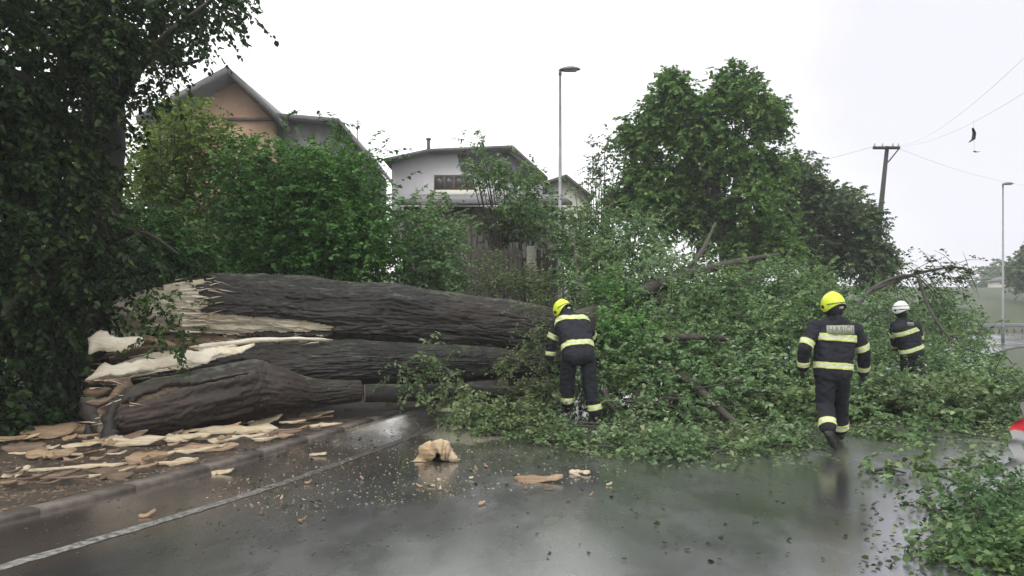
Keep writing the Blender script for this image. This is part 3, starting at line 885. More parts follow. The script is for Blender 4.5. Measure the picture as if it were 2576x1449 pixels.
# board fence with a concrete post
Yf = 20.0
fe = empty('board_fence', 'dark vertical board fence with one pale concrete post, above the trunk', 'fence')
xa, xb = P(1178, 0, Yf).x, P(1400, 0, Yf).x
top = P(0, 626, Yf).z; zb = tz((xa + xb) / 2, Yf) - .1
pl = MB(); pl.box((0, 0, 0), (.105, .024, top - zb)); pme = None
x = xa; 
while x < xb:
    uu = HU + x / Yf * F
    if not (1318 < uu < 1356):
        if pme is None:
            o = pl.build('fence_board', M['fence_wood'], fe); pme = o.data
        else:
            o = bpy.data.objects.new('fence_board', pme); C.objects.link(o); o.parent = fe
        o.location = (x, Yf + R.uniform(-.008, .008), (top + zb) / 2 + R.uniform(-.03, .03)); o.rotation_euler = (0, R.uniform(-.012, .012), 0)
    x += .118
w = MB(); px = P(1337, 0, Yf - .1).x; w.box((px, Yf - .1, (P(0, 620, Yf).z + zb) / 2), (.24, .18, P(0, 620, Yf).z - zb)); po = w.build('post', M['concrete'], fe)
m_ = po.modifiers.new('bevel', 'BEVEL'); m_.width = .012
w = MB(); w.box(((xa + xb) / 2, Yf + .06, top - .25), (xb - xa, .05, .08)); w.build('rail', M['fence_wood'], fe)

# ------------------------------------------------------------------ street lamps, pole, wires
def street_lamp(u, vtop, Yl, head_px, label):
    b0 = P(u, vtop, Yl); x = b0.x; z0 = tz(x, Yl)
    o = empty('street_lamp', label, 'street lamp', None, (x, Yl, z0))
    m = MB(); h = b0.z - z0
    m.tube([(0, 0, -.2), (0, 0, 1.2), (0, 0, 1.25), (0, 0, h)], [.085, .08, .06, .036], 14)
    m.build('pole', M['galv'], o, True)
    hd = MB(); L = head_px / F * Yl
    prof = []
    n = 14; rows = []
    V, Fc = [], []
    for a in range(13):
        t = a / 12; ang = t * math.pi
        wd = .15 * math.sin(ang) ** .55 + .012; ht = .085 * math.sin(ang) ** .7 + .006
        for b in range(n):
            th = b / n * 2 * math.pi
            V.append((-.05 + L * t, wd * math.cos(th), ht * max(math.sin(th), -.28) * 1.0 + .02 + .02 * t))
    for a in range(12):
        for b in range(n):
            Fc.append((a * n + b, a * n + (b + 1) % n, (a + 1) * n + (b + 1) % n, (a + 1) * n + b))
    Fc.append(tuple(range(n))[::-1]); Fc.append(tuple(12 * n + b for b in range(n)))
    ho = mk('lamp_head', V, Fc, M['lamp_grey'], o, True); ho.location = (0, 0, h)
    ln = MB(); ln.box((L * .45, 0, h - .004), (L * .55, .17, .03)); lo = ln.build('lens', M['lamp_lens'], ho); lo.location = (0, 0, -h)
    cl_ = MB(); cl_.tube([(0, 0, h - .12), (0, 0, h + .01)], .045, 12); cl_.build('collar', M['lamp_grey'], o)
    return o


l1 = street_lamp(1409, 178, 22.0, 57, 'tall slim grey street lamp with oval head in the middle of the sky')
l2 = street_lamp(2523, 464, 42.0, 30, 'small faint far street lamp near the right edge above the road')

Yp = 36.0
up = empty('utility_pole', 'leaning dark wooden utility pole with crossarm beside the dark trees', 'utility pole')
pb = P(2196, 800, Yp); pb.z = tz(pb.x, Yp) - .3
pt = P(2232, 368, Yp)
m = MB(); m.tube([pb, P(2208, 600, Yp), pt], [.135, .12, .085], 12); m.build('post', M['pole_wood'], up, True)
m = MB(); a_, b2 = P(2196, 372, Yp - .16), P(2263, 372, Yp - .16); m.box(((a_.x + b2.x) / 2, Yp - .17, a_.z), (b2.x - a_.x, .10, .12)); m.build('crossarm', M['pole_wood'], up)
m = MB(); m.tube([P(2260, 376, Yp - .16), P(2234, 408, Yp - .16)], .03, 6); m.build('brace', M['pole_wood'], up)
for uu in (2200, 2220, 2246, 2260):
    m = MB(); q = P(uu, 370, Yp - .17); m.tube([q, q + Vector((0, 0, .07)), q + Vector((0, 0, .09)), q + Vector((0, 0, .16))], [.02, .05, .035, .04], 8); m.build('insulator', M['lamp_lens'], up)


def wire(a, b_, sag, r, label):
    pts = []
    for t in np.linspace(0, 1, 24):
        p = a.lerp(b_, float(t)); p.z -= sag * 4 * t * (1 - t); pts.append(p)
    m = MB(); m.tube(pts, r, 5); return tag(m.build('overhead_wire', M['wire'], None, True), label, 'wire')


wire(P(2200, 368, Yp), P(1180, 560, 70), .8, .008, 'overhead wire running left from the pole towards the tall tree')
wire(P(2262, 368, Yp), P(2760, -40, 12), .5, .0032, 'upper thin overhead wire rising from the crossarm to the top right')
wire(P(2250, 368, Yp), P(2830, 60, 12), .5, .0032, 'lower thin overhead wire rising from the crossarm to the right edge')
wire(P(2262, 374, Yp), P(2700, 470, 60), .6, .006, 'faint wire dropping gently from the pole to the right edge')
wire(P(888, 300, 36.5), P(1180, 366, 41), .5, .007, 'thin service wire between the two house roofs')

# leaf scraps blown off and hanging on the wire, near the right edge
def scrap(u, v, Yq, pts, wpx, label):
    P0 = []
    for (a, b_) in pts: P0.append(P(a, b_, Yq))
    n = len(P0); V, Fc = [], []
    for q, p in enumerate(P0):
        hw_ = wpx / F * Yq * math.sin(math.pi * (q + .35) / (n - .3)) * .5
        V += [p + Vector((-hw_, -.01, 0)), p + Vector((0, .02, .005)), p + Vector((hw_, -.01, 0)), p + Vector((0, .03, 0))]
    for q in range(n - 1):
        for b_ in range(4): Fc.append((q * 4 + b_, q * 4 + (b_ + 1) % 4, q * 4 + 4 + (b_ + 1) % 4, q * 4 + 4 + b_))
    Fc += [(3, 2, 1, 0), (n * 4 - 4, n * 4 - 3, n * 4 - 2, n * 4 - 1)]
    return tag(mk('torn_bark_scrap', V, Fc, M['bark_branch'], None, True), label, 'scrap')


scrap(0, 0, 12, [(2447, 322), (2450, 335), (2448, 350), (2438, 358)], 11, 'curved dark scrap hanging on the wires at the right of the sky')
scrap(0, 0, 12, [(2450, 380), (2456, 383), (2465, 381)], 9, 'tiny dark scrap just below the curved one by the wires')
m = MB(); m.tube([P(2449, 300, 12), P(2450, 335, 12.02), P(2451, 381, 12)], .002, 4)
tag(m.build('hanging_thread', M['wire'], None), 'thin broken wire end dangling with two dark scraps on it', 'wire')

# ------------------------------------------------------------------ far right: rail, field, wood, house
gr_ = empty('guard_rail', 'low grey steel guard rail along the far wet road at the right edge', 'guard rail')
gi = [k for k in range(len(fine)) if 26 < fine[k][0] < 95]
rail = [Vector((fine[k][0] + fn[k][0] * 1.8, fine[k][1] + fn[k][1] * 1.8, 0)) for k in gi[::3]]
V, Fc = [], []
for q, p in enumerate(rail):
    for dz, dn_ in ((.45, 0), (.52, -.05), (.58, 0), (.64, -.05), (.72, 0), (.72, .02), (.45, .02)):
        V.append(p + Vector((0, dn_, dz)))
for q in range(len(rail) - 1):
    for b_ in range(7): Fc.append((q * 7 + b_, q * 7 + (b_ + 1) % 7, q * 7 + 7 + (b_ + 1) % 7, q * 7 + 7 + b_))
mk('beam', V, Fc, M['galv'], gr_, False)
pm = MB(); pm.box((0, 0, .33), (.1, .12, .72)); pme = None
for q in range(0, len(rail), 2):
    if pme is None: o = pm.build('post', M['galv'], gr_); pme = o.data
    else: o = bpy.data.objects.new('post', pme); C.objects.link(o); o.parent = gr_
    o.location = rail[q] + Vector((0, .12, 0))

M['hedge_far'] = M['leaf_far_dark']
cs, rr_ = [], []
for q in range(90):
    x = R.uniform(95, 190); y = R.uniform(150, 175); zt = 5 + 9 * (0.45 + .55 * (x - 90) / 70) * R.random()
    cs.append((x, y, zt)); rr_.append(R.uniform(1.6, 3.2))
p, d_, t_ = clumps(np.array(cs), np.array(rr_), 16, 71, .8)
crown_tree('leafy_tree', 'hazy dark tree at the right edge beyond the guard rail', [(2574, 668, 26), (2604, 640, 38), (2562, 692, 20), (2596, 690, 34), (2625, 680, 40)], 85, M['leaf_far_dark'], [(2598, 800), (2598, 740), (2600, 680)], 12, 10, .42, 75, 1.0, 0, 12)
tag(leaves('far_wood', p, d_, M['leaf_far_dark'], None, 10, .9, 1.6, False, .3, t_), 'distant grey-green wood on the rise at the right edge', 'wood', None, 'stuff')
fh = empty('far_building', 'low pale building far away at the foot of the distant wood', 'building')
w = MB(); q = P(2556, 716, 118); w.box((q.x, 120, q.z - 1.6), (3.6, 4, 4.2)); w.build('wall', M['wall_cream'], fh)
w = MB(); w.prism([Vector((q.x - 2.1, 117.6, q.z + .5)), Vector((q.x + 2.1, 117.6, q.z + .5)), Vector((q.x, 117.6, q.z + 1.3))], (0, 5, 0)); w.build('roof', M['roof_grey'], fh)

# ------------------------------------------------------------------ THE FALLEN TREE
ft_o = empty('fallen_tree', 'huge uprooted old tree lying beside the road, trunk split open, crown across the road', 'fallen tree')


def stem(stations, depth_f, nS, nT, seed, wood_poly=None, inset=0.05, amp=0.035, ends=True, crease=None, jit_=1.0):
    st = smooth_path(stations, 16)
    t = np.linspace(0, len(st) - 1, nS)
    cols = [np.interp(t, np.arange(len(st)), st[:, k]) for k in range(4)]
    u, vt, vb, yy = cols
    cen = Pn(u, (vt + vb) / 2, yy); rv = (vb - vt) / 2 / F * yy
    # horizontal tangent -> depth axis
    tg = np.gradient(cen, axis=0); tg[:, 2] = 0; tg = unit(tg)
    dax = np.stack([tg[:, 1], -tg[:, 0], 0 * tg[:, 0]], -1)   # towards the camera side
    dax = np.where((dax[:, 1] > 0)[:, None], -dax, dax)
    th = np.arange(nT) / nT * 2 * np.pi
    n = np.sin(th)[None, :, None] * np.array([0, 0, 1.0]) + np.cos(th)[None, :, None] * dax[:, None, :]
    base = cen[:, None, :] + rv[:, None, None] * (np.sin(th)[None, :, None] * np.array([0, 0, 1.0]) + depth_f * np.cos(th)[None, :, None] * dax[:, None, :])
    s = np.cumsum(np.r_[0, np.linalg.norm(np.diff(cen, axis=0), axis=1)])
    q = np.stack([np.broadcast_to(s[:, None] * .55, base.shape[:2]), np.broadcast_to(np.cos(th)[None, :] * 1.6, base.shape[:2]), np.broadcast_to(np.sin(th)[None, :] * 1.6, base.shape[:2])], -1)
    ridg = 1 - np.abs(fbm(q * np.array([1.6, 4, 4]), 3, seed)) * 1.8
    lump = fbm(q * np.array([1.2, 1.0, 1.0]), 3, seed + 5)
    dsp = .50 * amp * ridg + 0.20 * rv[:, None] * lump + .09 * rv[:, None] * fbm(q * np.array([3.0, 2.2, 2.2]), 2, seed + 6) + 0.55 * amp * fbm(q * np.array([14, 20, 20]), 3, seed + 2)
    # long bark furrows
    fur = np.abs(vn(q * np.array([5.0, 15, 15]) + 1.5 * fbm(q * np.array([3, 3, 3]), 2, seed + 3)[..., None], seed + 11))
    dsp = dsp - amp * .75 * np.clip(1 - fur * 4.5, 0, 1)
    dsp = dsp - amp * .5 * np.clip(1 - np.abs(vn(q * np.array([11, 5, 5]), seed + 12)) * 5, 0, 1)
    if crease is not None: dsp = dsp + crease(u[:, None], th[None, :])
    Vb = base + n * dsp[..., None]
    i, j = np.meshgrid(np.arange(nS - 1), np.arange(nT), indexing='ij'); j2 = (j + 1) % nT
    Q = np.stack([i * nT + j, i * nT + j2, (i + 1) * nT + j2, (i + 1) * nT + j], -1).reshape(-1, 4)
    Vb = Vb.reshape(-1, 3); nn = np.broadcast_to(n, base.shape).reshape(-1, 3)
    wood = np.zeros(len(Q), bool)
    if wood_poly is not None:
        fc = base.reshape(-1, 3)[Q].mean(1); fnr = nn[Q].mean(1)
        pu_, pv_ = HU + fc[:, 0] / fc[:, 1] * F, HV - (fc[:, 2] - CAMZ) / fc[:, 1] * F
        jit = np.stack([pu_ * .012, pv_ * .11, 0 * pu_], -1)
        pu2 = pu_ + jit_ * (16 * vn(jit, 3) + 8 * vn(jit * 2.5, 4)); pv2 = pv_ + 3 * vn(np.stack([pu_ * .03, pv_ * .02, 0 * pu_], -1), 6)
        for pg in wood_poly:
            wood |= in_poly(pu2, pv2, pg) & (fnr[:, 1] < 0.35)
    # edges between bark and wood
    res = {}
    qb = Q[~wood]
    off = len(Vb)
    Vin = Vb - nn * (inset + 0.010 * (vn(q.reshape(-1, 3) * np.array([1.5, 14, 14]), 8) + 1) + .025 * (vn(q.reshape(-1, 3) * np.array([2.0, 3.5, 3.5]), 9) + 1))[:, None]
    if wood.any():
        bset = {}
        for f in qb:
            for a in range(4): bset[(f[a], f[(a + 1) % 4])] = 1
        lip = []
        for f in Q[wood]:
            for a in range(4):
                e = (f[(a + 1) % 4], f[a])
                if e in bset: lip.append((e[1], e[0], off + e[0], off + e[1]))
        lip = np.array(lip, int).reshape(-1, 4)
        res['bark'] = (np.concatenate([Vb, Vin]), np.concatenate([qb, lip]))
        res['wood'] = (Vin, Q[wood])
    else:
        res['bark'] = (Vb, qb)
    # ragged end caps
    caps = []
    for e_, sgn in ((0, -1), (nS - 1, 1)):
        ring = Vb[e_ * nT:(e_ + 1) * nT]; c = ring.mean(0)
        axis = (cen[0] - cen[1]) if e_ == 0 else (cen[-1] - cen[-2]); axis = axis / np.linalg.norm(axis)
        rows = [ring]
        for kk, f_ in enumerate((.8, .6, .4, .2, .04)):
            rg = c + (ring - c) * f_
            rg = rg + axis * (ends * .22 * rv[e_ * 1 if e_ == 0 else -1] * (vn(rg * 14, seed + kk) + .3))[:, None]
            rows.append(rg)
        VV = np.concatenate(rows); ii, jj = np.meshgrid(np.arange(5), np.arange(nT), indexing='ij'); jj2 = (jj + 1) % nT
        qq = np.stack([ii * nT + jj, ii * nT + jj2, (ii + 1) * nT + jj2, (ii + 1) * nT + jj], -1).reshape(-1, 4)
        if sgn < 0: qq = qq[:, ::-1]
        caps.append((VV, qq))
    res['caps'] = caps
    return res


def compact(V, Q):
    used = np.unique(Q); mp = np.zeros(len(V), int); mp[used] = np.arange(len(used))
    return V[used], mp[Q]


def put_stem(res, name_b, wmat, parent, bark=None, capmat=None, cap_names=('torn_end', 'torn_end')):
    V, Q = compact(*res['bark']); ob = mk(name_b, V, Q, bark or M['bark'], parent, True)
    if 'wood' in res:
        V, Q = compact(*res['wood']); mk('torn_wood', V, Q, wmat, parent, True)
    for (V, Q), nm in zip(res['caps'], cap_names):
        mk(nm, V, Q, capmat or wmat, parent, False)
    return ob


polyA = [(300, 700), (400, 690), (525, 693), (500, 712), (520, 728), (498, 745), (535, 762), (500, 772), (522, 786), (600, 790), (700, 803), (780, 812), (842, 820), (845, 838), (780, 842), (640, 846), (560, 858), (500, 900), (300, 900)]
A = stem([(318, 742, 838, 12.55), (360, 722, 848, 12.55), (440, 703, 856, 12.6), (525, 693, 862, 12.6), (620, 690, 866, 12.7), (700, 690, 868, 12.8), (850, 705, 874, 13.0), (1000, 721, 884, 13.3), (1160, 745, 895, 13.6), (1300, 763, 900, 13.9), (1420, 785, 890, 14.2), (1600, 800, 880, 14.9)],
         1.0, 420, 270, 2, [polyA], .05)
put_stem(A, 'trunk', M['wood_pale'], ft_o)
polyB = [(205, 960), (225, 925), (330, 882), (430, 868), (560, 866), (645, 858), (610, 885), (530, 908), (470, 928), (400, 938), (320, 956), (255, 970)]
B = stem([(222, 935, 990, 11.6), (300, 905, 1010, 11.6), (400, 880, 1020, 11.8), (520, 866, 1012, 12.0), (640, 857, 1000, 12.3), (840, 852, 985, 12.6), (1000, 862, 968, 12.9), (1160, 872, 958, 13.2), (1300, 882, 950, 13.5), (1420, 885, 940, 13.9)],
         1.15, 420, 250, 7, [polyB], .04, jit_=.25)
put_stem(B, 'split_stem', M['wood_pale'], ft_o)
Cs = stem([(268, 1020, 1105, 10.15), (300, 992, 1112, 10.2), (360, 962, 1105, 10.3), (450, 938, 1088, 10.6), (540, 917, 1068, 10.9), (630, 903, 1050, 11.3), (700, 922, 1042, 11.5), (770, 952, 1034, 11.8), (830, 958, 1022, 12.0), (906, 958, 1010, 12.2)],
          0.9, 300, 110, 13, [[(300, 1016), (420, 972), (560, 948), (660, 935), (560, 955), (430, 985), (330, 1022)]], .025, .026, jit_=.2)
put_stem(Cs, 'front_limb', M['wood_brown'], ft_o, M['bark_brown'], M['wood_brown'])
# core filling the gap between the stems (dark split wood)
D = stem([(300, 860, 925, 12.3), (450, 845, 905, 12.3), (640, 850, 890, 12.5), (900, 858, 900, 13.0), (1200, 870, 910, 13.5)], 1.5, 120, 60, 17)
put_stem(D, 'split_heartwood', M['wood_brown'], ft_o, M['wood_brown'], M['wood_brown'])


# slabs of torn wood: curved splinters with thickness
def shard(name, path, w0, w1, th, mat, parent=None, seed=0, up=(0, -0.4, 1), curl=.15, jag=.25, nW=7, nL=22, hollow=0.0):
    """path: world points (Vectors); w0,w1 widths at both ends"""
    pth = smooth_path([list(p) for p in path], 8)
    tt = np.linspace(0, len(pth) - 1, nL); c = np.stack([np.interp(tt, np.arange(len(pth)), pth[:, k]) for k in range(3)], -1)
    tg = unit(np.gradient(c, axis=0)); up = np.array(up, float)
    sd = unit(np.cross(tg, up)); nr = np.cross(sd, tg)
    f = np.linspace(0, 1, nL)
    w = w0 + (w1 - w0) * f
    jag = min(jag, .085 / max(w0, w1, .01)) if nW <= 6 else jag
    e0 = 1 + jag * vn(np.stack([f * 9, 0 * f, 0 * f + seed], -1), seed); e1 = 1 + jag * vn(np.stack([f * 9, 0 * f + 5, 0 * f + seed], -1), seed)
    hf = .45 * jag; e0 = e0 + hf * vn(np.stack([f * 41, 0 * f, 0 * f + seed + 3], -1), seed); e1 = e1 + hf * vn(np.stack([f * 41, 0 * f + 5, 0 * f + seed + 3], -1), seed)
    taper = np.minimum(1, np.minimum(f, 1 - f) * 9 + .18)
    a = np.linspace(-1, 1, nW)
    wl_ = np.where(a[None] < 0, e0[:, None], e1[:, None]) * w[:, None] * taper[:, None] * .5
    grid = c[:, None] + sd[:, None] * (a[None] * wl_)[..., None] + nr[:, None] * ((-curl * w[:, None] * a[None] ** 2) - hollow * w[:, None] * (1 - a[None] ** 2))[..., None]
    grid = grid + nr[:, None] * (th * .35 * vn(grid * np.array([9, 22, 22]), seed + 2))[..., None]
    tp = grid + nr[:, None] * th * .5 * (1 - .7 * a[None, :, None] ** 4); bt = grid - nr[:, None] * th * .5 * (1 - .7 * a[None, :, None] ** 4)
    V = np.concatenate([tp.reshape(-1, 3), bt.reshape(-1, 3)]); o = nL * nW
    i, j = np.meshgrid(np.arange(nL - 1), np.arange(nW - 1), indexing='ij')
    q = np.stack([i * nW + j, i * nW + j + 1, (i + 1) * nW + j + 1, (i + 1) * nW + j], -1).reshape(-1, 4)
    Q = [q, q[:, ::-1] + o]
    i = np.arange(nL - 1)
    Q.append(np.stack([i * nW, (i + 1) * nW, o + (i + 1) * nW, o + i * nW], -1))
    Q.append(np.stack([i * nW + nW - 1, o + i * nW + nW - 1, o + (i + 1) * nW + nW - 1, (i + 1) * nW + nW - 1], -1))
    j = np.arange(nW - 1)
    Q.append(np.stack([j, o + j, o + j + 1, j + 1], -1)); e = (nL - 1) * nW
    Q.append(np.stack([e + j, e + j + 1, o + e + j + 1, o + e + j], -1))
    return mk(name, V, np.concatenate(Q), mat, parent, False)


shard('splinter', [P(470, 876, 11.75), P(620, 858, 11.9), P(740, 852, 12.1), P(836, 856, 12.35)], .09, .05, .05, M['wood_pale'], ft_o, 1, (0, -1, .5))
shard('splinter', [P(215, 955, 10.85), P(300, 925, 10.9), P(390, 905, 11.0), P(480, 898, 11.15), P(560, 884, 11.4), P(640, 866, 11.7)], .26, .12, .04, M['wood_pale'], ft_o, 8, (0, -1, .75), .05, .75, 9, 60)
shard('splinter', [P(222, 852, 11.0), P(290, 862, 11.0), P(365, 850, 11.3)], .34, .16, .05, M['wood_pale'], ft_o, 2, (0, -1, .5))
shard('splinter', [P(285, 770, 12.2), P(320, 782, 12.2), P(345, 800, 12.3)], .22, .16, .05, M['wood_pale'], ft_o, 3, (0, -1, .3))
shard('splinter', [P(245, 905, 11.4), P(320, 880, 11.5), P(420, 872, 11.6), P(500, 882, 11.7)], .05, .06, .04, M['wood_brown'], ft_o, 4, (0, -1, .5))
shard('splinter', [P(350, 846, 11.9), P(420, 866, 11.8), P(470, 880, 11.8)], .14, .05, .05, M['wood_orange'], ft_o, 5, (0, -1, .5))
shard('splinter', [P(455, 900, 11.6), P(520, 882, 11.6), P(600, 868, 11.9)], .06, .04, .04, M['wood_pale'], ft_o, 6, (0, -1, .6))
# ragged torn teeth along the break of the upper stem
for q in range(9):
    v0 = 715 + q * 15
    shard('splinter', [P(470 + R.uniform(-30, 10), v0, 11.98), P(515 + R.uniform(-14, 22), v0 + R.uniform(-4, 4), 12.0)], .055, .012, .02, M['wood_pale'], ft_o, 10 + q, (0, -1, .2), nL=9, nW=4)
# loose torn fibres standing off every broken edge
V, T, o_ = [], [], 0
for q in range(150):
    zone = R.choice([0, 0, 1, 2, 3, 4])
    if zone == 0: u, v, yy = R.uniform(400, 540), R.uniform(700, 855), 11.93
    elif zone == 1: u, v, yy = R.uniform(500, 840), R.uniform(838, 862), 12.2
    elif zone == 2: u, v, yy = R.uniform(215, 480), R.uniform(905, 950), 11.1
    elif zone == 3: u, v, yy = R.uniform(215, 340), R.uniform(835, 1010), 11.3
    else: u, v, yy = R.uniform(225, 330), R.uniform(955, 1120), 10.0
    a = np.array(P(u, v, yy)); d_ = unit(np.array([R.choice([-1, 1]) * 1.0, -.35 * R.random(), R.gauss(0, .16)])); L_ = R.uniform(.10, .42); w_ = R.uniform(.004, .013)
    n_ = np.array([0, -w_ * .5, w_]); b0 = a + d_ * L_ * .4 + np.array([0, -.02, 0])
    V += [a - n_, a + n_, a + np.array([0, w_, 0]), b0 - n_ * .7, b0 + n_ * .7, b0 + np.array([0, w_, 0]), a + d_ * L_ + np.array([0, 0, R.gauss(0, .02)])]
    T += [(o_, o_ + 1, o_ + 4), (o_, o_ + 4, o_ + 3), (o_ + 1, o_ + 2, o_ + 5), (o_ + 1, o_ + 5, o_ + 4), (o_ + 2, o_, o_ + 3), (o_ + 2, o_ + 3, o_ + 5), (o_ + 3, o_ + 4, o_ + 6), (o_ + 4, o_ + 5, o_ + 6), (o_ + 5, o_ + 3, o_ + 6)]
    o_ += 7
tag(mk('torn_fibres', V, np.array(T), [M['wood_pale'], M['wood_brown']], ft_o, False, [R.choice([0, 0, 1])  for q in range(len(T))]), None, None, None, 'stuff')
# hanging torn bark at the butt
for q, (pts, w0, w1, mt) in enumerate([
    ([P(325, 950, 10.6), P(300, 985, 10.3), P(262, 1010, 10.15), P(215, 1012, 10.1)], .16, .06, 'wood_brown'),
    ([P(205, 1000, 10.2), P(225, 1028, 10.1), P(240, 1060, 10.0), P(262, 1105, 9.9)], .26, .15, 'bark'),
    ([P(262, 1000, 10.3), P(250, 1040, 10.1), P(262, 1090, 9.9), P(275, 1128, 9.75)], .20, .24, 'wood_brown'),
    ([P(300, 1010, 10.0), P(282, 1040, 9.95), P(272, 1080, 9.85), P(290, 1125, 9.7)], .20, .16, 'bark'),
    ([P(232, 1030, 10.2), P(222, 1070, 10.1), P(228, 1110, 9.95), P(240, 1140, 9.8)], .14, .10, 'bark'),
    ([P(225, 965, 10.9), P(260, 955, 10.8), P(310, 962, 10.8)], .12, .10, 'wood_brown'),
    ([P(210, 985, 10.6), P(240, 990, 10.5), P(280, 980, 10.5)], .12, .08, 'wood_brown')]):
    shard('hanging_bark', pts, w0, w1, .045, M[mt], ft_o, 30 + q, (.3, -1, .2), .3, .4)

# boughs of the crown and their foliage
def yheap(u, v):
    y = np.interp(v, [540, 620, 700, 780, 860, 950, 1050, 1130, 1160], [19.5, 17.8, 16.4, 15.0, 13.8, 12.7, 11.7, 10.6, 10.2])
    rt = np.clip((u - 2080) / 120, 0, 1)
    y2 = np.interp(v, [680, 760, 850, 920, 1000, 1080, 1150], [22, 20.5, 18.5, 15.6, 13.0, 11.0, 9.6])
    return y * (1 - rt) + y2 * rt


boughs = [
    ([(1400, 830, 14.2), (1560, 760, 15.5), (1700, 700, 16.6), (1850, 660, 17.6), (1960, 640, 18.2)], .20),
    ([(1420, 850, 14.2), (1580, 850, 14.4), (1690, 850, 13.6), (1800, 849, 13.6), (1930, 870, 14.2), (2050, 860, 15)], .10),
    ([(1420, 890, 14.0), (1560, 900, 13.6), (1700, 940, 12.9), (1790, 1010, 11.9), (1850, 1065, 11.2), (1880, 1080, 11.0)], .13),
    ([(1440, 860, 14.2), (1480, 780, 15.4), (1450, 680, 17.0), (1445, 600, 18.0)], .12),
    ([(1500, 820, 14.8), (1650, 760, 16), (1760, 640, 18), (1800, 560, 19)], .12),
    ([(1930, 870, 14.4), (2050, 840, 15.6), (2135, 790, 16.6), (2190, 730, 17.4), (2260, 696, 18.0), (2310, 700, 18.2), (2360, 750, 18)], .07),
    ([(1800, 900, 13.6), (1950, 950, 13.2), (2100, 980, 13.0), (2300, 990, 13.2), (2480, 1020, 13.0)], .12),
    ([(2190, 730, 17.4), (2300, 690, 18.5), (2400, 672, 19.2), (2455, 690, 19.4)], .05),
    ([(2310, 700, 18.2), (2340, 780, 17.8), (2400, 860, 17.2), (2500, 900, 16.8)], .04),
    ([(1520, 985, 12.2), (1535, 1020, 11.9), (1565, 1050, 11.6), (1600, 1075, 11.3)], .05),
]
bo = []
for q, (pts, r0) in enumerate(boughs):
    P0 = [P(*a) for a in pts]
    o = branch_mesh('bough', [(P0, list(np.linspace(r0, max(.015, r0 * .2), len(P0))))], M['bark_branch'], ft_o, 9)
    bo.append(o)
bp = [np.array([list(P(*a)) for a in smooth_path(b[0], 6)]) for b in boughs]
heap = [(1395, 770), (1390, 700), (1420, 600), (1450, 545), (1520, 560), (1590, 540), (1640, 530), (1690, 585), (1740, 640), (1790, 650), (1880, 665), (1960, 640), (2040, 640), (2090, 690), (2130, 720), (2200, 710), (2280, 705), (2360, 720), (2450, 760), (2490, 820), (2470, 880), (2576, 930), (2660, 960), (2660, 1060), (2480, 1075), (2300, 1070), (2150, 1060), (2110, 1080), (1980, 1085), (1800, 1085), (1620, 1075), (1540, 1040), (1500, 1000), (1480, 900), (1440, 820)]
c, r = depth_fill(heap, 620, yheap, 1.6, .24, .46)
# open up small pockets
g = fbm(c * .8, 2, 77) > -.55
c, r = c[g], r[g]
pu_ = HU + c[:, 0] / c[:, 1] * F; pv_ = HV - (c[:, 2] - CAMZ) / c[:, 1] * F
g = ~((np.abs(pu_ - 2290) < 52) & (pv_ > 850) & (pv_ < 945) & (c[:, 1] < 15.7)) & ~((pu_ > 1395) & (pu_ < 1550) & (pv_ > 900) & (c[:, 1] < 12.0)); c, r = c[g], r[g]
own = np.array([np.argmin([np.min(np.linalg.norm(b - x, axis=1)) for b in bp]) for x in c])
for q in range(len(boughs)):
    kx = own == q
    if kx.sum() < 2: continue
    p, d_, t_ = clumps(c[kx], r[kx], 12, 80 + q, .75)
    p, d_, t_ = above_ground(p, d_, t_)
    o = leaves('foliage', p, d_, M['leaf_fallen'], bo[q], 18, .068, .46, True, .3, t_ + .04)
# fine twigs standing out of the heap on the right and over the heap
def twigs(name, starts, parent, mat=M['bark_branch'], L=.5, r=.008, dirs=None, n=3):
    V, Q, T, o = [], [], [], 0
    for k_, s_ in enumerate(starts):
        s_ = np.array(list(s_)); dd = unit(rng.normal(size=3) + np.array([.3, -.2, .5])) if dirs is None else unit(np.array(dirs[k_]) + .2 * rng.normal(size=3))
        pts = [s_, s_ + dd * L * .5 + np.array([0, 0, .03]), s_ + dd * L + np.array([0, 0, -.05])]
        v, q, t = tube(pts, [r, r * .7, r * .3], n); V.append(v); Q.append(q + o); T.append(t + o); o += len(v)
    return tag(mk(name, np.concatenate(V), [np.concatenate(Q), np.concatenate(T)], mat, parent, True), None, None, None, 'stuff')


sel = rng.choice(len(c), 260, replace=False)
twigs('twigs', c[sel] + unit(rng.normal(size=(260, 3))) * .25 + np.array([0, -.15, .1]), ft_o, L=.55, r=.009)
st_ = [P(*a) for a in [(2270, 690, 18.4), (2300, 680, 18.4), (2330, 690, 18.6), (2350, 672, 18.8), (2380, 680, 19), (2400, 665, 19.2), (2420, 700, 19), (2440, 690, 19.2), (2350, 700, 18.6), (2290, 710, 18.4), (2390, 710, 18.8), (2240, 715, 18), (2330, 720, 18.5), (2370, 730, 18.6)]]
twigs('twigs', st_ * 3, bo[7], L=.62, r=.010, dirs=[(1, 0, .15)] * 14 + [(.6, 0, -.8)] * 14 + [(-.5, 0, .5)] * 14)
p = np.array([list(a) for a in st_ * 2]) + rng.normal(size=(28, 3)) * .2
leaves('foliage', p, rng.normal(size=(28, 3)) * .5 + np.array([.5, 0, 0]), M['leaf_lime_tree'], bo[7], 9, .08, .5, True, .3)
p = np.array([list(P(*a)) for a in [(2330, 690, 18.6), (2350, 665, 18.8), (2360, 690, 18.8), (2270, 690, 18.4), (2410, 690, 19)]]); p, d_, t_ = clumps(p, np.full(5, .16), 6, 5)
leaves('foliage', p, d_, M['leaf_lime_tree'], bo[7], 10, .08, .35, True, .3, t_)

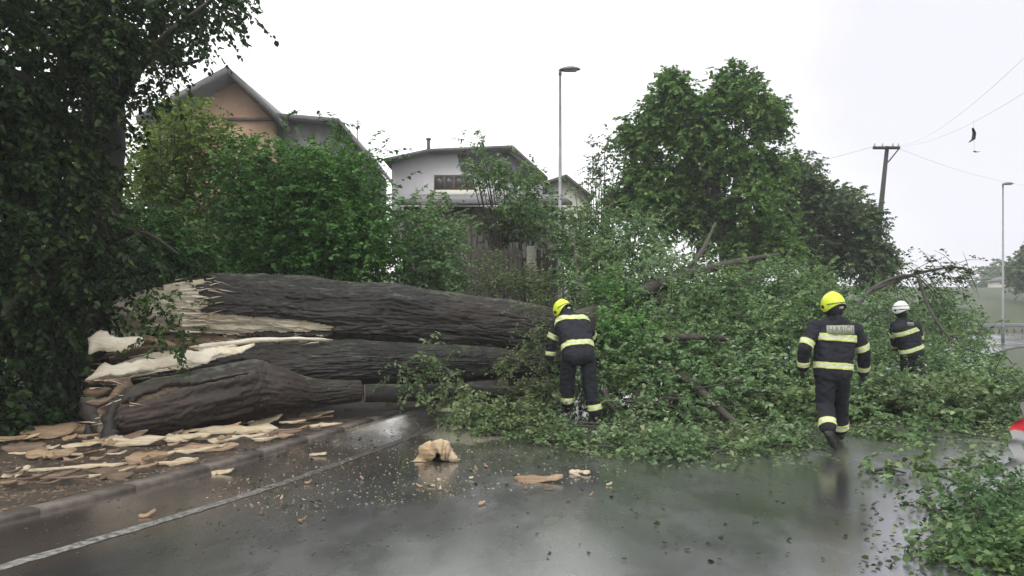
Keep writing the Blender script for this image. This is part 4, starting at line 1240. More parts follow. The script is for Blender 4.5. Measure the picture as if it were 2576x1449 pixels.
# snapped branches sticking out of the crown, each a part
for q in range(46):
    i_ = int(rng.integers(len(c))); a = c[i_] + np.array([0, -.30, .12]); pu_ = HU + a[0] / a[1] * F
    if 2030 < pu_ < 2190 or 2240 < pu_ < 2330 or pu_ < 1530: continue
    dd = unit(np.array([R.uniform(.2, 1.2), R.uniform(-.5, .1), R.uniform(-.35, .55)])); L_ = R.uniform(.5, 1.5); r_b = R.uniform(.008, .022)
    p0 = a - dd * L_ * .5; p1 = a + np.array([0, 0, R.uniform(-.08, .12)]); p2 = a + dd * L_ * .5 + np.array([0, 0, R.uniform(-.2, .1)])
    for z_ in (p0, p1, p2): z_[2] = max(z_[2], .05)
    f1 = p1 + (p2 - p1) * .3; s1_ = f1 + unit(dd + rng.normal(size=3) * .6) * L_ * .35; s2_ = p1 + unit(dd + rng.normal(size=3) * .8) * L_ * .3
    branch_mesh('snapped_branch', [([p0, p1, p2], [r_b, r_b * .8, r_b * .3]), ([f1, (f1 + s1_) / 2 + [0, 0, .02], s1_], [r_b * .5, r_b * .4, .003]), ([p1, (p1 + s2_) / 2, s2_], [r_b * .5, r_b * .4, .003])], M['bark_branch'], ft_o, 5)

# pale underside clumps: brighter linden leaves turned over in the middle of the heap
c2, r2 = depth_fill([(1500, 700), (1560, 690), (1600, 780), (1640, 860), (1560, 900), (1500, 860)], 22, lambda u, v: yheap(u, v) - .35, .4, .2, .34)
p, d_, t_ = clumps(c2, r2, 9, 95)
leaves('foliage', p, d_, M['leaf_hazel'], bo[1], 14, .08, .4, True, .3, t_ + .18)
c2, r2 = depth_fill([(2130, 930), (2300, 965), (2560, 960), (2640, 1030), (2450, 1060), (2150, 1050)], 45, lambda u, v: yheap(u, v) - .3, .5, .2, .36)
p, d_, t_ = clumps(c2, r2, 9, 97); p, d_, t_ = above_ground(p, d_, t_)
leaves('foliage', p, d_, M['leaf_fallen_pale'], bo[6], 14, .08, .42, True, .3, t_ - .18)


# ---- sprays and broken branches lying by the log
def spray(label, pts, n_sub, rr, mat, per=7, size=.07, seed=0, base=None, dd=(0, -.1, -.25), span=.32, k=12, cat='branch', sh=0.0, squash=.9, stem_=True):
    c = np.array([list(P(*a)) for a in pts])
    o = empty('leafy_branch', label, cat, None, tuple(c.mean(0) * np.array([1, 1, 0])))
    cc = np.repeat(c, n_sub, 0) + rng.normal(size=(len(c) * n_sub, 3)) * rr * .6
    p, d_, t_ = clumps(cc, np.full(len(cc), rr), per, seed, squash)
    p, d_, t_ = above_ground(p, d_ + np.array(dd), t_)
    setp(leaves('foliage', p, d_, mat, None, k, size, span, True, .35, t_ + sh), o)
    if stem_ and len(pts) > 1:
        sp = [P(*a) for a in pts]
        for s_ in sp: s_.z = max(s_.z, tz(s_.x, s_.y) + .02)
        setp(branch_mesh('stem', [(sp, list(np.linspace(.022, .008, len(sp))))], M['bark_branch'], None, 6), o)
    return o


spray('leafy branch drooping over the lower stem left of the sawn log', [(1010, 925, 12.0), (1060, 895, 12.0), (1110, 915, 12.0), (1130, 950, 11.9), (1060, 945, 11.9)], 2, .15, M['leaf_fallen_pale'], 6, .062, 101)
spray('broken branch hanging over the thin sawn log down to the road', [(1130, 975, 11.8), (1170, 990, 11.6), (1210, 1010, 11.4), (1250, 1045, 11.2), (1180, 1040, 11.2)], 3, .15, M['leaf_fallen_pale'], 6, .065, 103, None, (0, -.1, -.5))
spray('pale sprig sticking out left of the bent firefighter', [(1325, 800, 12.4), (1350, 815, 12.3), (1370, 840, 12.2)], 3, .12, M['leaf_weed'], 5, .05, 105)
spray('grey-green branch low beside the bent firefighter', [(1290, 935, 12.4), (1330, 910, 12.3), (1370, 920, 12.2), (1340, 950, 12.1)], 2, .16, M['leaf_weed'], 7, .058, 107)
spray('brownish leafy branch between the trunk and the bent firefighter', [(1340, 860, 12.6), (1365, 880, 12.5), (1380, 960, 12.0), (1395, 985, 11.8)], 2, .13, M['leaf_weed'], 6, .055, 109, sh=-.1)
spray('broken foliage lying on the road before the feet of the bent firefighter', [(1280, 1055, 11.2), (1330, 1050, 11.2), (1360, 1062, 11.0), (1320, 1070, 10.9), (1600, 1072, 10.8), (1250, 1050, 11.3)], 4, .15, M['leaf_fallen_pale'], 6, .062, 111, squash=.5)
spray('low branch with grey leaves under the bent firefighter', [(1290, 1000, 12.0), (1340, 1010, 11.9), (1380, 1015, 11.8)], 3, .11, M['leaf_weed'], 6, .055, 112, squash=.6)
spray('large leafy branch heap in the lower right corner', [(2450, 1275, 6.7), (2480, 1315, 6.2), (2530, 1295, 6.5), (2560, 1360, 5.85), (2480, 1375, 5.7), (2430, 1410, 5.4), (2530, 1425, 5.3), (2610, 1400, 5.5), (2630, 1310, 6.3), (2500, 1250, 7.0), (2590, 1275, 6.7), (2640, 1440, 5.2), (2500, 1450, 5.1)], 7, .16, M['leaf_fallen'], 8, .048, 113, squash=.75, sh=-.2, span=.24)
spray('scattered leafy twigs in front of the corner heap on wet road', [(2260, 1190, 8.2), (2340, 1180, 8.35), (2430, 1160, 8.8)], 2, .09, M['leaf_fallen_pale'], 4, .065, 115, squash=.25, stem_=False)
spray('low strip of torn foliage right of the walking firefighter', [(2180, 1090, 10.6), (2260, 1100, 10.5), (2340, 1080, 10.9), (2430, 1090, 10.7), (2510, 1100, 10.4), (2580, 1070, 11)], 3, .2, M['leaf_fallen'], 6, .075, 117, squash=.4)
for q, (pts, lb) in enumerate([([(2330, 1262, 6.98), (2352, 1300, 6.45), (2375, 1318, 6.3)], 'bent dark twig poking from the corner heap onto the road'),
                               ([(2355, 1195, 8.0), (2400, 1225, 7.5), (2445, 1260, 7.0)], 'dark straight stick at the top of the corner heap')]):
    pp = [P(*a) for a in pts]
    for s_ in pp: s_.z = .03
    pp[1].z = .07
    m = MB(); m.tube(smooth_path([list(a) for a in pp], 4), .014, 6); tag(m.build('twig', M['bark_branch'], None, True), lb, 'twig')

spray('foliage added behind the legs of the bent firefighter to cover the bright road', [(1425, 960, 12.9), (1455, 965, 12.8), (1450, 1000, 12.6), (1440, 930, 13.2)], 4, .16, M['leaf_fallen'], 8, .06, 119, squash=.8)  # added spray, hides the bright road reflection between the legs
for q in range(26):
    t_q = q / 25; u = 1230 + 870 * t_q + R.uniform(-20, 20); v = 1085 + 42 * math.sin(t_q * 2.4) + R.uniform(-22, 20)
    if 2020 < u < 2170: u -= 200
    if 1360 < u < 1580: v = max(v, 1112)
    if q > 22: u = 2230 + (q - 23) * 130; v = 1180 + R.uniform(-15, 20)
    yq = GY(v); du = R.uniform(25, 60)
    o = spray('small torn leafy twig lying at the edge of the fallen crown on the wet road', [(u - du, v, yq), (u, v - 8, yq * .995), (u + du, v + R.uniform(-12, 12), yq * .99)], 1, R.uniform(.10, .17), R.choice([M['leaf_fallen'], M['leaf_fallen_pale'], M['leaf_fallen']]), 7, .062, 130 + q, None, (R.uniform(-.6, .6), -.2, -.1), .30, 12, 'branch', R.uniform(-.15, .15), .7)
    o['group'] = 'small torn leafy twigs along the fallen crown'
# carpet of loose leaves on the road
def carpet(name, polys, ns, label, mat, size=.062, seedz=.012):
    q = np.concatenate([poly_points(pg, n) for pg, n in zip(polys, ns)])
    # sparser towards the outside
    y = GY(q[:, 1]); x = (q[:, 0] - HU) / F * y
    if name == 'fallen_leaves':
        x = x + rng.normal(size=len(x)) * .10; y = y + rng.normal(size=len(x)) * .30
        nz = fbm(np.stack([x * 1.7, y * 1.3, 0 * x], -1), 3, 15); kx = nz > rng.normal(size=len(x)) * .22 - .12; x, y, nz = x[kx], y[kx], nz[kx]
        z = np.maximum(terrain(x, y), 0) + seedz + np.clip(nz + .1, 0, .6) * .28 * rng.random(len(x))
    else:
        z = np.maximum(terrain(x, y), 0) + seedz + .02 * rng.random(len(x)) ** 2
    pos = np.stack([x, y, z], -1)
    return tag(leaves(name, pos, rng.normal(size=(len(pos), 3)) * np.array([1, 1, .05]), mat, None, 1, size, .01, True, .05, None, .25), label, 'leaves', None, 'stuff')


carpet('fallen_leaves', [[(1290, 1085), (1330, 1050), (1500, 1060), (1700, 1070), (1990, 1075), (2090, 1090), (2085, 1140), (1980, 1152), (1850, 1140), (1700, 1155), (1500, 1140), (1330, 1110)],
                         [(2110, 1040), (2576, 1020), (2620, 1130), (2500, 1140), (2420, 1110), (2330, 1125), (2240, 1115), (2120, 1090)],
                         [(1380, 1100), (1700, 1130), (2080, 1140), (2080, 1165), (1700, 1180), (1400, 1150)], [(2370, 1230), (2576, 1200), (2640, 1449), (2340, 1449), (2380, 1330)]],
       [4500, 2200, 500, 900], 'green leaves strewn over the wet road along the heap', M['leaf_fallen_pale'])
carpet('scattered_leaves', [[(950, 1150), (1400, 1140), (2350, 1200), (2350, 1440), (1400, 1440), (1200, 1250)], [(2150, 1180), (2420, 1250), (2420, 1449), (2180, 1449)], [(500, 1100), (1350, 1060), (1500, 1200), (700, 1300)]],
       [90, 110, 250], 'few dark single leaves scattered over the open wet road', M['leaf_lime_tree'], .045, .008)

# grass and low plants on the verge and bank
gp = np.stack([rng.uniform(-9, -1.5, 9000), rng.uniform(8, 19, 9000)], -1)
s_ = lateral(gp[:, 0], gp[:, 1]); kx = (s_ > 4.2) & (s_ < 11) & (gp[:, 0] > -5) & (fbm(np.c_[gp * .7, 0 * gp[:, 0]], 2, 9) > -.3)
gp = gp[kx]; zz = terrain(gp[:, 0], gp[:, 1])
tag(leaves('verge_grass', np.c_[gp, zz], np.tile([0, 0, 1.0], (len(gp), 1)), M['leaf_olive'], None, 4, .13, .18, False, .1), 'rough grass on the bank behind the fallen trunk', 'grass', None, 'stuff')

# ------------------------------------------------------------------ sawn logs and broken wood
def log(label, stations, cut=True):
    o = empty('sawn_log', label, 'log')
    res = stem(stations, 1.0, 90, 28, 23, None, .02, .012, False)
    put_stem(res, 'bark', M['wood_cut'], o, None, M['wood_cut'], ('cut_end', 'cut_end'))
    return o


log('long thin sawn log lying behind the road edge, pale cut end facing left', [(916, 966, 1014, 12.15), (1000, 966, 1012, 12.3), (1110, 966, 1008, 12.5), (1240, 970, 1004, 12.9), (1370, 972, 1002, 13.3)])


WP, WO, WB = wood_mat('debris_pale_wood', (.20, .15, .09), (.47, .39, .27), (.66, .58, .43), 26), M['wood_orange'], M['wood_brown']


def debris(label, u, v, L, w, ang, mat, th=.03, curl=.2, tilt=0.0, name='wood_splinter', group=None, seed=None, arch=0.0, cat='wood splinter', dz=0.0):
    """flat angular splinter lying on the ground: centre pixel, length and width in metres, yaw in degrees"""
    y = GY(v); x = (u - HU) / F * y
    big = group is None and v < 1240
    if big: w *= 1.45; L *= 1.08
    up_ = Vector((R.uniform(-.25, .25), -R.uniform(.45, .95) if big else -R.uniform(.1, .7), 1)).normalized()
    if lateral([x], [y])[0] < KERB:
        up_ = Vector((R.uniform(-.12, .12), -R.uniform(.02, .22), 1)).normalized(); w *= .8; dz = 0
    lift = w * .5 * math.sqrt(max(0, 1 - up_.z ** 2))
    z = max(tz(x, y), 0) + lift + dz + .01
    a = math.radians(ang); d_ = Vector((math.cos(a), math.sin(a), 0)) * L / 2
    c = Vector((x, y, z)); sd_ = Vector((-d_.y, d_.x, 0)) * .10 * R.uniform(-1, 1)
    pts = [c - d_, c + sd_ + Vector((0, 0, arch * .4)), c + d_ + Vector((0, 0, tilt * L * .5 + R.uniform(0, .03)))]
    o = shard(name, pts, w, w * R.uniform(.35, .95), min(th, .028), mat, None, seed if seed is not None else R.randrange(999), up_, R.uniform(.02, .10), .75, 4, 9 if big else 7)
    return tag(o, label, cat, group)


for a in [
    ('long pale plank-like splinter lying level in the debris below the front limb', 590, 1100, 1.05, .10, 3, WP, .05, .1),
    ('broad pale torn slab with a jagged tip beside the long splinter', 665, 1075, .46, .26, 12, WP, .06, .2, .25),
    ('flat pale slab under the front limb, left of centre', 400, 1082, .62, .24, 15, WP, .05, .2, .2),
    ('pale pointed slab beneath the dangling bark', 400, 1105, .55, .12, 8, WP, .04, .2),
    ('thin curved strip rising from the reddish lump towards the front limb', 700, 1022, .65, .07, 18, WP, .03, .2, .25),
    ('rounded reddish torn lump against the front limb', 620, 1062, .22, .17, 20, WO, .12, .3, .15),
    ('dark crooked stick in front of the reddish lump', 545, 1075, .50, .05, -14, WB, .04, .2),
    ('wide tan bark sheet at the far left of the debris', 125, 1110, .62, .20, 12, WO, .04, .3, .12),
    ('lower tan bark sheet at the far left, curled', 130, 1160, .55, .12, -6, WO, .05, .4, .08),
    ('pink-brown torn chunk in the lower middle of the debris', 370, 1172, .42, .16, 4, WO, .08, .3, .08),
    ('pale ribbon trailing right of the pink-brown chunk', 445, 1178, .40, .06, 14, WP, .04, .3, .1),
    ('grey-brown curved flake near the kerb below the pink-brown chunk', 295, 1212, .30, .10, -10, WB, .03, .4),
    ('pale upright flake leaning near the dangling bark', 262, 1118, .22, .13, 40, WP, .03, .2, .5),
    ('long thin pale strip along the lower left verge', 180, 1195, .95, .04, 14, WP, .025, .1),
    ('hooked brown strip right of the broad pale slab', 735, 1070, .35, .05, 20, WB, .03, .3, .1),
    ('pale strip near the end of the front limb, right of the hooked strip', 780, 1058, .30, .05, 10, WP, .03, .3),
    ('pale folded flake on the kerb-side asphalt', 560, 1192, .20, .09, 15, WP, .03, .5, .1),
    ('brown ragged chip near the white line', 370, 1300, .13, .07, 30, WO, .04, .3, .2),
    ('small pale block beside the flat reddish bark piece on the road', 1458, 1193, .20, .08, -14, WP, .06, .1),
    ('flat reddish piece of bark on the wet road in the middle', 1355, 1210, .44, .17, -8, WO, .04, .5, .04),
    ('pale chip by the kerb end near the sawn log', 985, 1023, .24, .06, 2, WP, .04, .2),
    ('slim pale piece near the edge line below the hooked strip', 800, 1147, .18, .06, 8, WP, .03, .2)]:
    debris(*a)
for a in [
    ('broad tan bark sheet leaning on the heap under the left end of the front limb', 205, 1100, .55, .15, 10, WO, .03, .1, .1),
    ('pale split plank lying across the heap below the dangling bark', 330, 1128, .75, .10, 7, WP, .03, .1, .05),
    ('cream slab with a ragged end in the middle of the heap', 470, 1120, .52, .14, 16, WP, .03, .1, .1),
    ('tan split plank between the kerb and the long pale splinter', 520, 1142, .66, .10, 12, WO, .03, .1, 0),
    ('dark brown bark plate at the left edge of the heap', 60, 1145, .45, .12, 5, WB, .03, .1, .1),
    ('pale narrow wedge pointing at the kerb near the right end of the heap', 820, 1082, .42, .07, 22, WP, .03, .1, 0),
    ('tan slab lying flat beside the kerb right of the heap', 690, 1112, .45, .10, 16, WO, .03, .1, 0)]:
    debris(*a)
# the hollow roof-shaped chunk on the road
ck = empty('wood_chunk', 'hollow tan roof-shaped wood chunk standing alone on the wet road', 'wood chunk')
y0 = GY(1163)
yo = smooth_path([(1032, 1171), (1048, 1150), (1062, 1122), (1088, 1112), (1106, 1108), (1124, 1117), (1144, 1140), (1160, 1170)], 6)
yi = smooth_path([(1068, 1171), (1078, 1164), (1090, 1152), (1100, 1143), (1108, 1146), (1118, 1156), (1130, 1162), (1138, 1170)], 6)
V, Fo, Fi = [], [], []; K = 7; nC = len(yo)
for k_ in range(K):
    t = k_ / (K - 1); dy = .30 * t
    for (cv, inn) in ((yo, 0), (yi, 1)):
        for (u, v) in cv:
            p_ = P(1100 + (u - 1100) * (1 - .28 * t * (1 if not inn else 1.1)), v + (1168 - v) * (.30 * t * t), y0)
            p_.y += dy + .05 * vn(np.array([[u * .05, v * .05, 1.0]]), 3)[0]; V.append(p_)
V = np.array([list(a) for a in V]); V = V + .050 * np.stack([fbm(V * 22 + a, 3, 5) for a in (0, 9, 21)], -1); V[:, 2] = np.maximum(V[:, 2], .004)
for k_ in range(K - 1):
    for a in range(nC - 1):
        o1, o2 = k_ * 2 * nC, (k_ + 1) * 2 * nC
        Fo.append((o1 + a, o1 + a + 1, o2 + a + 1, o2 + a)); Fi.append((o1 + nC + a + 1, o1 + nC + a, o2 + nC + a, o2 + nC + a + 1))
Fo += [(a, nC + a, nC + a + 1, a + 1) for a in range(nC - 1)]; Fi += [((K - 1) * 2 * nC + a, (K - 1) * 2 * nC + a + 1, (K - 1) * 2 * nC + nC + a + 1, (K - 1) * 2 * nC + nC + a) for a in range(nC - 1)]
M['wood_chunk'] = wood_mat('chunk_wood', (.30, .20, .11), (.52, .40, .26), (.66, .56, .41), 12)
o1 = (K - 2) * 2 * nC; Fi.append(tuple([o1 + nC + a for a in range(nC)]))
mk('shell', V, Fo + Fi, [M['wood_chunk'], WB], ck, False, [0] * len(Fo) + [1] * len(Fi))

# many small chips: the largest as things, the crumbs as stuff
for q in range(75):
    u, v = poly_points([(20, 1120), (200, 1090), (500, 1080), (760, 1060), (900, 1040), (860, 1080), (560, 1150), (200, 1235), (20, 1260)], 1)[0]
    debris('small torn splinter in the heap of debris on the verge', u, v, R.uniform(.10, .50), R.uniform(.025, .12), R.uniform(-25, 35), R.choice([WP, WP, WO, WO, WB, WB]), R.uniform(.015, .04), .3, R.uniform(0, .25), 'wood_splinter', 'small splinters on the verge', None, 0, 'wood splinter', R.uniform(0, .06))
for q in range(26):
    u, v = poly_points([(560, 1260), (900, 1150), (1300, 1140), (1700, 1180), (1500, 1260), (1000, 1290), (650, 1330)], 1)[0]
    debris('small pale wood chip on the wet asphalt', u, v, R.uniform(.035, .085), R.uniform(.03, .05), R.uniform(0, 180), R.choice([WP, WO, WO, WB]), R.uniform(.012, .022), .2, 0, 'wood_chip', 'small chips on the asphalt', None, 0, 'wood chip')
V, Qs, o_ = [], [], 0
def crumbs(poly, n, s0, s1):
    q = poly_points(poly, n); y = GY(q[:, 1]); x = (q[:, 0] - HU) / F * y
    z = np.maximum(terrain(x, y), 0)
    s = s0 + (s1 - s0) * rng.random(n) ** 3; a = rng.random(n) * 6.28
    tet = []
    for kx_ in range(4):
        an = a + kx_ * 1.57 + rng.random(n) * .5; el = .5 + rng.random(n)
        tet.append(np.stack([x + s * el * np.cos(an), y + s * el * np.sin(an), z + .003], -1))
    tet.append(np.stack([x, y, z + s * .7], -1))
    VV = np.stack(tet, 1).reshape(-1, 3); idx = np.arange(n)[:, None] * 5
    T = np.concatenate([idx + np.array([[a_, (a_ + 1) % 4, 4]]) for a_ in range(4)])
    return VV, T


for nm, poly, n, s0, s1, mt, lb in [
    ('wood_crumbs', [(0, 1160), (220, 1090), (500, 1080), (900, 1030), (1060, 1030), (620, 1150), (0, 1300)], 2600, .006, .030, WB, 'orange-brown wood crumbs and shreds covering the muddy verge'),
    ('sawdust_crumbs', [(500, 1250), (760, 1120), (960, 1050), (1150, 1050), (1250, 1100), (1450, 1120), (1600, 1200), (1100, 1260), (700, 1300)], 2200, .003, .013, WP, 'pale crumbs and sawdust bits on the wet road edge'),
    ('bark_crumbs', [(0, 1200), (700, 1080), (1300, 1090), (1700, 1170), (1500, 1300), (800, 1400), (100, 1400)], 1500, .004, .016, M['bark_branch'], 'dark bark crumbs spread over road and verge')]:
    VV, T = crumbs(poly, n, s0, s1); tag(mk(nm, VV, T, mt), lb, 'debris', None, 'stuff')

# ------------------------------------------------------------------ barrier tape at the right edge
m, n, l, b = material('barrier_tape')
tc = n.new('ShaderNodeTexCoord'); at = n.new('ShaderNodeAttribute'); at.attribute_name = 'along'
r_ = ramp(n, l, at.outputs['Fac'], [(0.0, (.10, .105, .10)), (0.33, (.10, .105, .10)), (0.34, (.35, .015, .025)), (0.43, (.35, .015, .025)), (0.44, (.22, .22, .22))])
r_.color_ramp.interpolation = 'LINEAR'
l.new(r_.outputs['Color'], b.inputs['Base Color']); b.inputs['Roughness'].default_value = .7; b.inputs['Specular IOR Level'].default_value = .2
tp = smooth_path([list(P(2640, 980, 8.2)), list(P(2600, 1010, 8.0)), list(P(2566, 1075, 7.8)), list(P(2558, 1130, 7.6)), list(P(2547, 1190, 7.5)), list(P(2534, 1232, 7.42))], 10)
tp = np.maximum(tp, [-99, -99, .01])
wv = .052
tp[:, 0] += .035 * np.sin(np.arange(len(tp)) * .45) * np.linspace(.2, 1, len(tp)); tp[:, 1] += .05 * np.sin(np.arange(len(tp)) * .7)
A_ = tp + np.array([-wv, .02, 0]); B_ = tp + np.array([wv, -.02, 0]); mid_ = tp + np.array([0, .03, .01])
n_ = len(tp); V = np.concatenate([A_, mid_, B_, A_ + [0, .004, 0], mid_ + [0, .004, 0], B_ + [0, .004, 0]]); i = np.arange(n_ - 1)
Qt = np.concatenate([np.stack([a * n_ + i, (a + 1) * n_ + i, (a + 1) * n_ + i + 1, a * n_ + i + 1], -1) for a in (0, 1, 3, 4)])
al = np.tile(np.linspace(0, 1, n_), 6)
tag(mk('barrier_tape', V, Qt, m, None, True, None, {'along': al}), 'limp white and red barrier tape hanging down to the road at the right edge', 'barrier tape')

# ------------------------------------------------------------------ people
M['cloth_navy'] = simple('turnout_cloth', (.0065, .0075, .011), (.016, .018, .025), 9, 0.75, None, 0.3, 0.01, 0, 6, .3)
M['glove'] = simple('glove_leather', (.012, .011, .010), (.03, .028, .025), 20, 0.6, None, 0.3)
M['boot'] = simple('wet_boot', (.007, .007, .007), (.016, .015, .014), 12, 0.3, None, 0.2)
M['skin'] = simple('skin', (.38, .22, .16), (.46, .28, .21), 8, 0.5, None, 0.05)
M['band_yellow'] = simple('lime_band', (.50, .56, .16), (.64, .68, .26), 14, 0.5, None, 0.15)
M['band_silver'] = simple('silver_band', (.46, .48, .40), (.60, .62, .54), 14, 0.35, None, 0.1)
M['helmet_yellow'] = simple('yellow_helmet', (.60, .72, .035), (.72, .82, .06), 2, 0.3, None, 0)
M['helmet_white'] = simple('white_helmet', (.68, .68, .66), (.76, .76, .74), 2, 0.3, None, 0)
M['black_rubber'] = simple('black_rubber', (.01, .01, .01), (.02, .02, .02), 5, 0.5, None, 0)
M['patch'] = simple('patch_cloth', (.24, .26, .20), (.34, .36, .29), 20, 0.5, None, 0.1)
M['letter_grey'] = simple('patch_letters', (.10, .11, .08), (.13, .14, .11), 5, 0.6, None, 0)


def capsules(caps, voxel, wr=0.0, wseed=0, name='tmp', smooth_it=6):
    """caps: list of (p0, p1, r0, r1); union by voxel remesh; returns (verts, polys)"""
    V, Fc = [], []
    for p0, p1, r0, r1 in caps:
        p0, p1 = Vector(p0), Vector(p1); ax = p1 - p0; L = ax.length
        if L < 1e-6: ax = Vector((0, 0, 1)); L = 1e-4
        axn = ax.normalized(); q = axn.to_track_quat('Z', 'Y').to_matrix()
        rows = []
        for k_ in range(5): 
            a = -math.pi / 2 + math.pi / 2 * k_ / 4.0; rows.append((r0 * math.cos(a), r0 * math.sin(a)))
        for k_ in range(1, 6):
            a = math.pi / 2 * k_ / 5.0 if k_ < 5 else math.pi / 2; 
            if k_ == 1: rows.append((r1, L))
            rows.append((r1 * math.cos(a), L + r1 * math.sin(a)))
        ns = 16; base = len(V)
        for (rr, zz) in rows:
            for s_ in range(ns):
                th = s_ / ns * 2 * math.pi
                V.append(p0 + q @ Vector((max(rr, 1e-4) * math.cos(th), max(rr, 1e-4) * math.sin(th), zz)))
        for a in range(len(rows) - 1):
            for s_ in range(ns):
                Fc.append((base + a * ns + s_, base + a * ns + (s_ + 1) % ns, base + (a + 1) * ns + (s_ + 1) % ns, base + (a + 1) * ns + s_))
        Fc.append(tuple(base + s_ for s_ in range(ns))[::-1]); Fc.append(tuple(base + (len(rows) - 1) * ns + s_ for s_ in range(ns)))
    o = mk(name, [tuple(v) for v in V], Fc)
    md = o.modifiers.new('r', 'REMESH'); md.mode = 'VOXEL'; md.voxel_size = voxel
    ms = o.modifiers.new('s', 'SMOOTH'); ms.iterations = smooth_it; ms.factor = .5
    dg = bpy.context.evaluated_depsgraph_get(); me = bpy.data.meshes.new_from_object(o.evaluated_get(dg))
    vs = np.empty(len(me.vertices) * 3, np.float32); me.vertices.foreach_get('co', vs); vs = vs.reshape(-1, 3).astype(float)
    no = np.empty(len(me.vertices) * 3, np.float32); me.vertices.foreach_get('normal', no); no = no.reshape(-1, 3)
    ps = [list(p.vertices) for p in me.polygons]
    old = o.data; bpy.data.objects.remove(o); bpy.data.meshes.remove(old); bpy.data.meshes.remove(me)
    if wr:
        vs = vs + no * (wr * (1 - 1.6 * np.abs(fbm(vs * np.array([9, 9, 15]), 3, wseed))) - wr * .3)[:, None]
    return vs, ps


def cloth(name, caps, mat, parent, voxel=.014, wr=.010, seed=0):
    v, p = capsules(caps, voxel, wr, seed)
    return mk(name, v, p, mat, parent, True)


def band(name, caps, centre, normal, width, mats, parent, radius=9, seed=0, wr=.01, lift=.007, silver=True):
    v, p = capsules(caps, .014, wr, seed)
    me = bpy.data.meshes.new('b'); me.from_pydata([tuple(a) for a in v], [], p)
    bm = bmesh.new(); bm.from_mesh(me); bpy.data.meshes.remove(me)
    nrm = Vector(normal).normalized(); c = Vector(centre)
    for off, clr in ((width / 2, 'o'), (-width / 2, 'i')):
        g = bm.verts[:] + bm.edges[:] + bm.faces[:]
        bmesh.ops.bisect_plane(bm, geom=g, plane_co=c + nrm * off, plane_no=nrm, clear_outer=(clr == 'o'), clear_inner=(clr == 'i'))
    if silver:
        for off in (width * .17, -width * .17):
            g = bm.verts[:] + bm.edges[:] + bm.faces[:]
            bmesh.ops.bisect_plane(bm, geom=g, plane_co=c + nrm * off, plane_no=nrm)
    dl = [f for f in bm.faces if (f.calc_center_median() - c).length > radius]
    bmesh.ops.delete(bm, geom=dl, context='FACES')
    bm.normal_update()
    for vv in bm.verts: vv.co += vv.normal * lift
    for f in bm.faces:
        f.smooth = True
        if silver and abs((f.calc_center_median() - c).dot(nrm)) < width * .17: f.material_index = 1
    me = bpy.data.meshes.new(name); bm.to_mesh(me); bm.free()
    for m_ in mats: me.materials.append(m_)
    o = bpy.data.objects.new(name, me); C.objects.link(o); o.parent = parent
    sm = o.modifiers.new('s', 'SOLIDIFY'); sm.thickness = .004
    return o


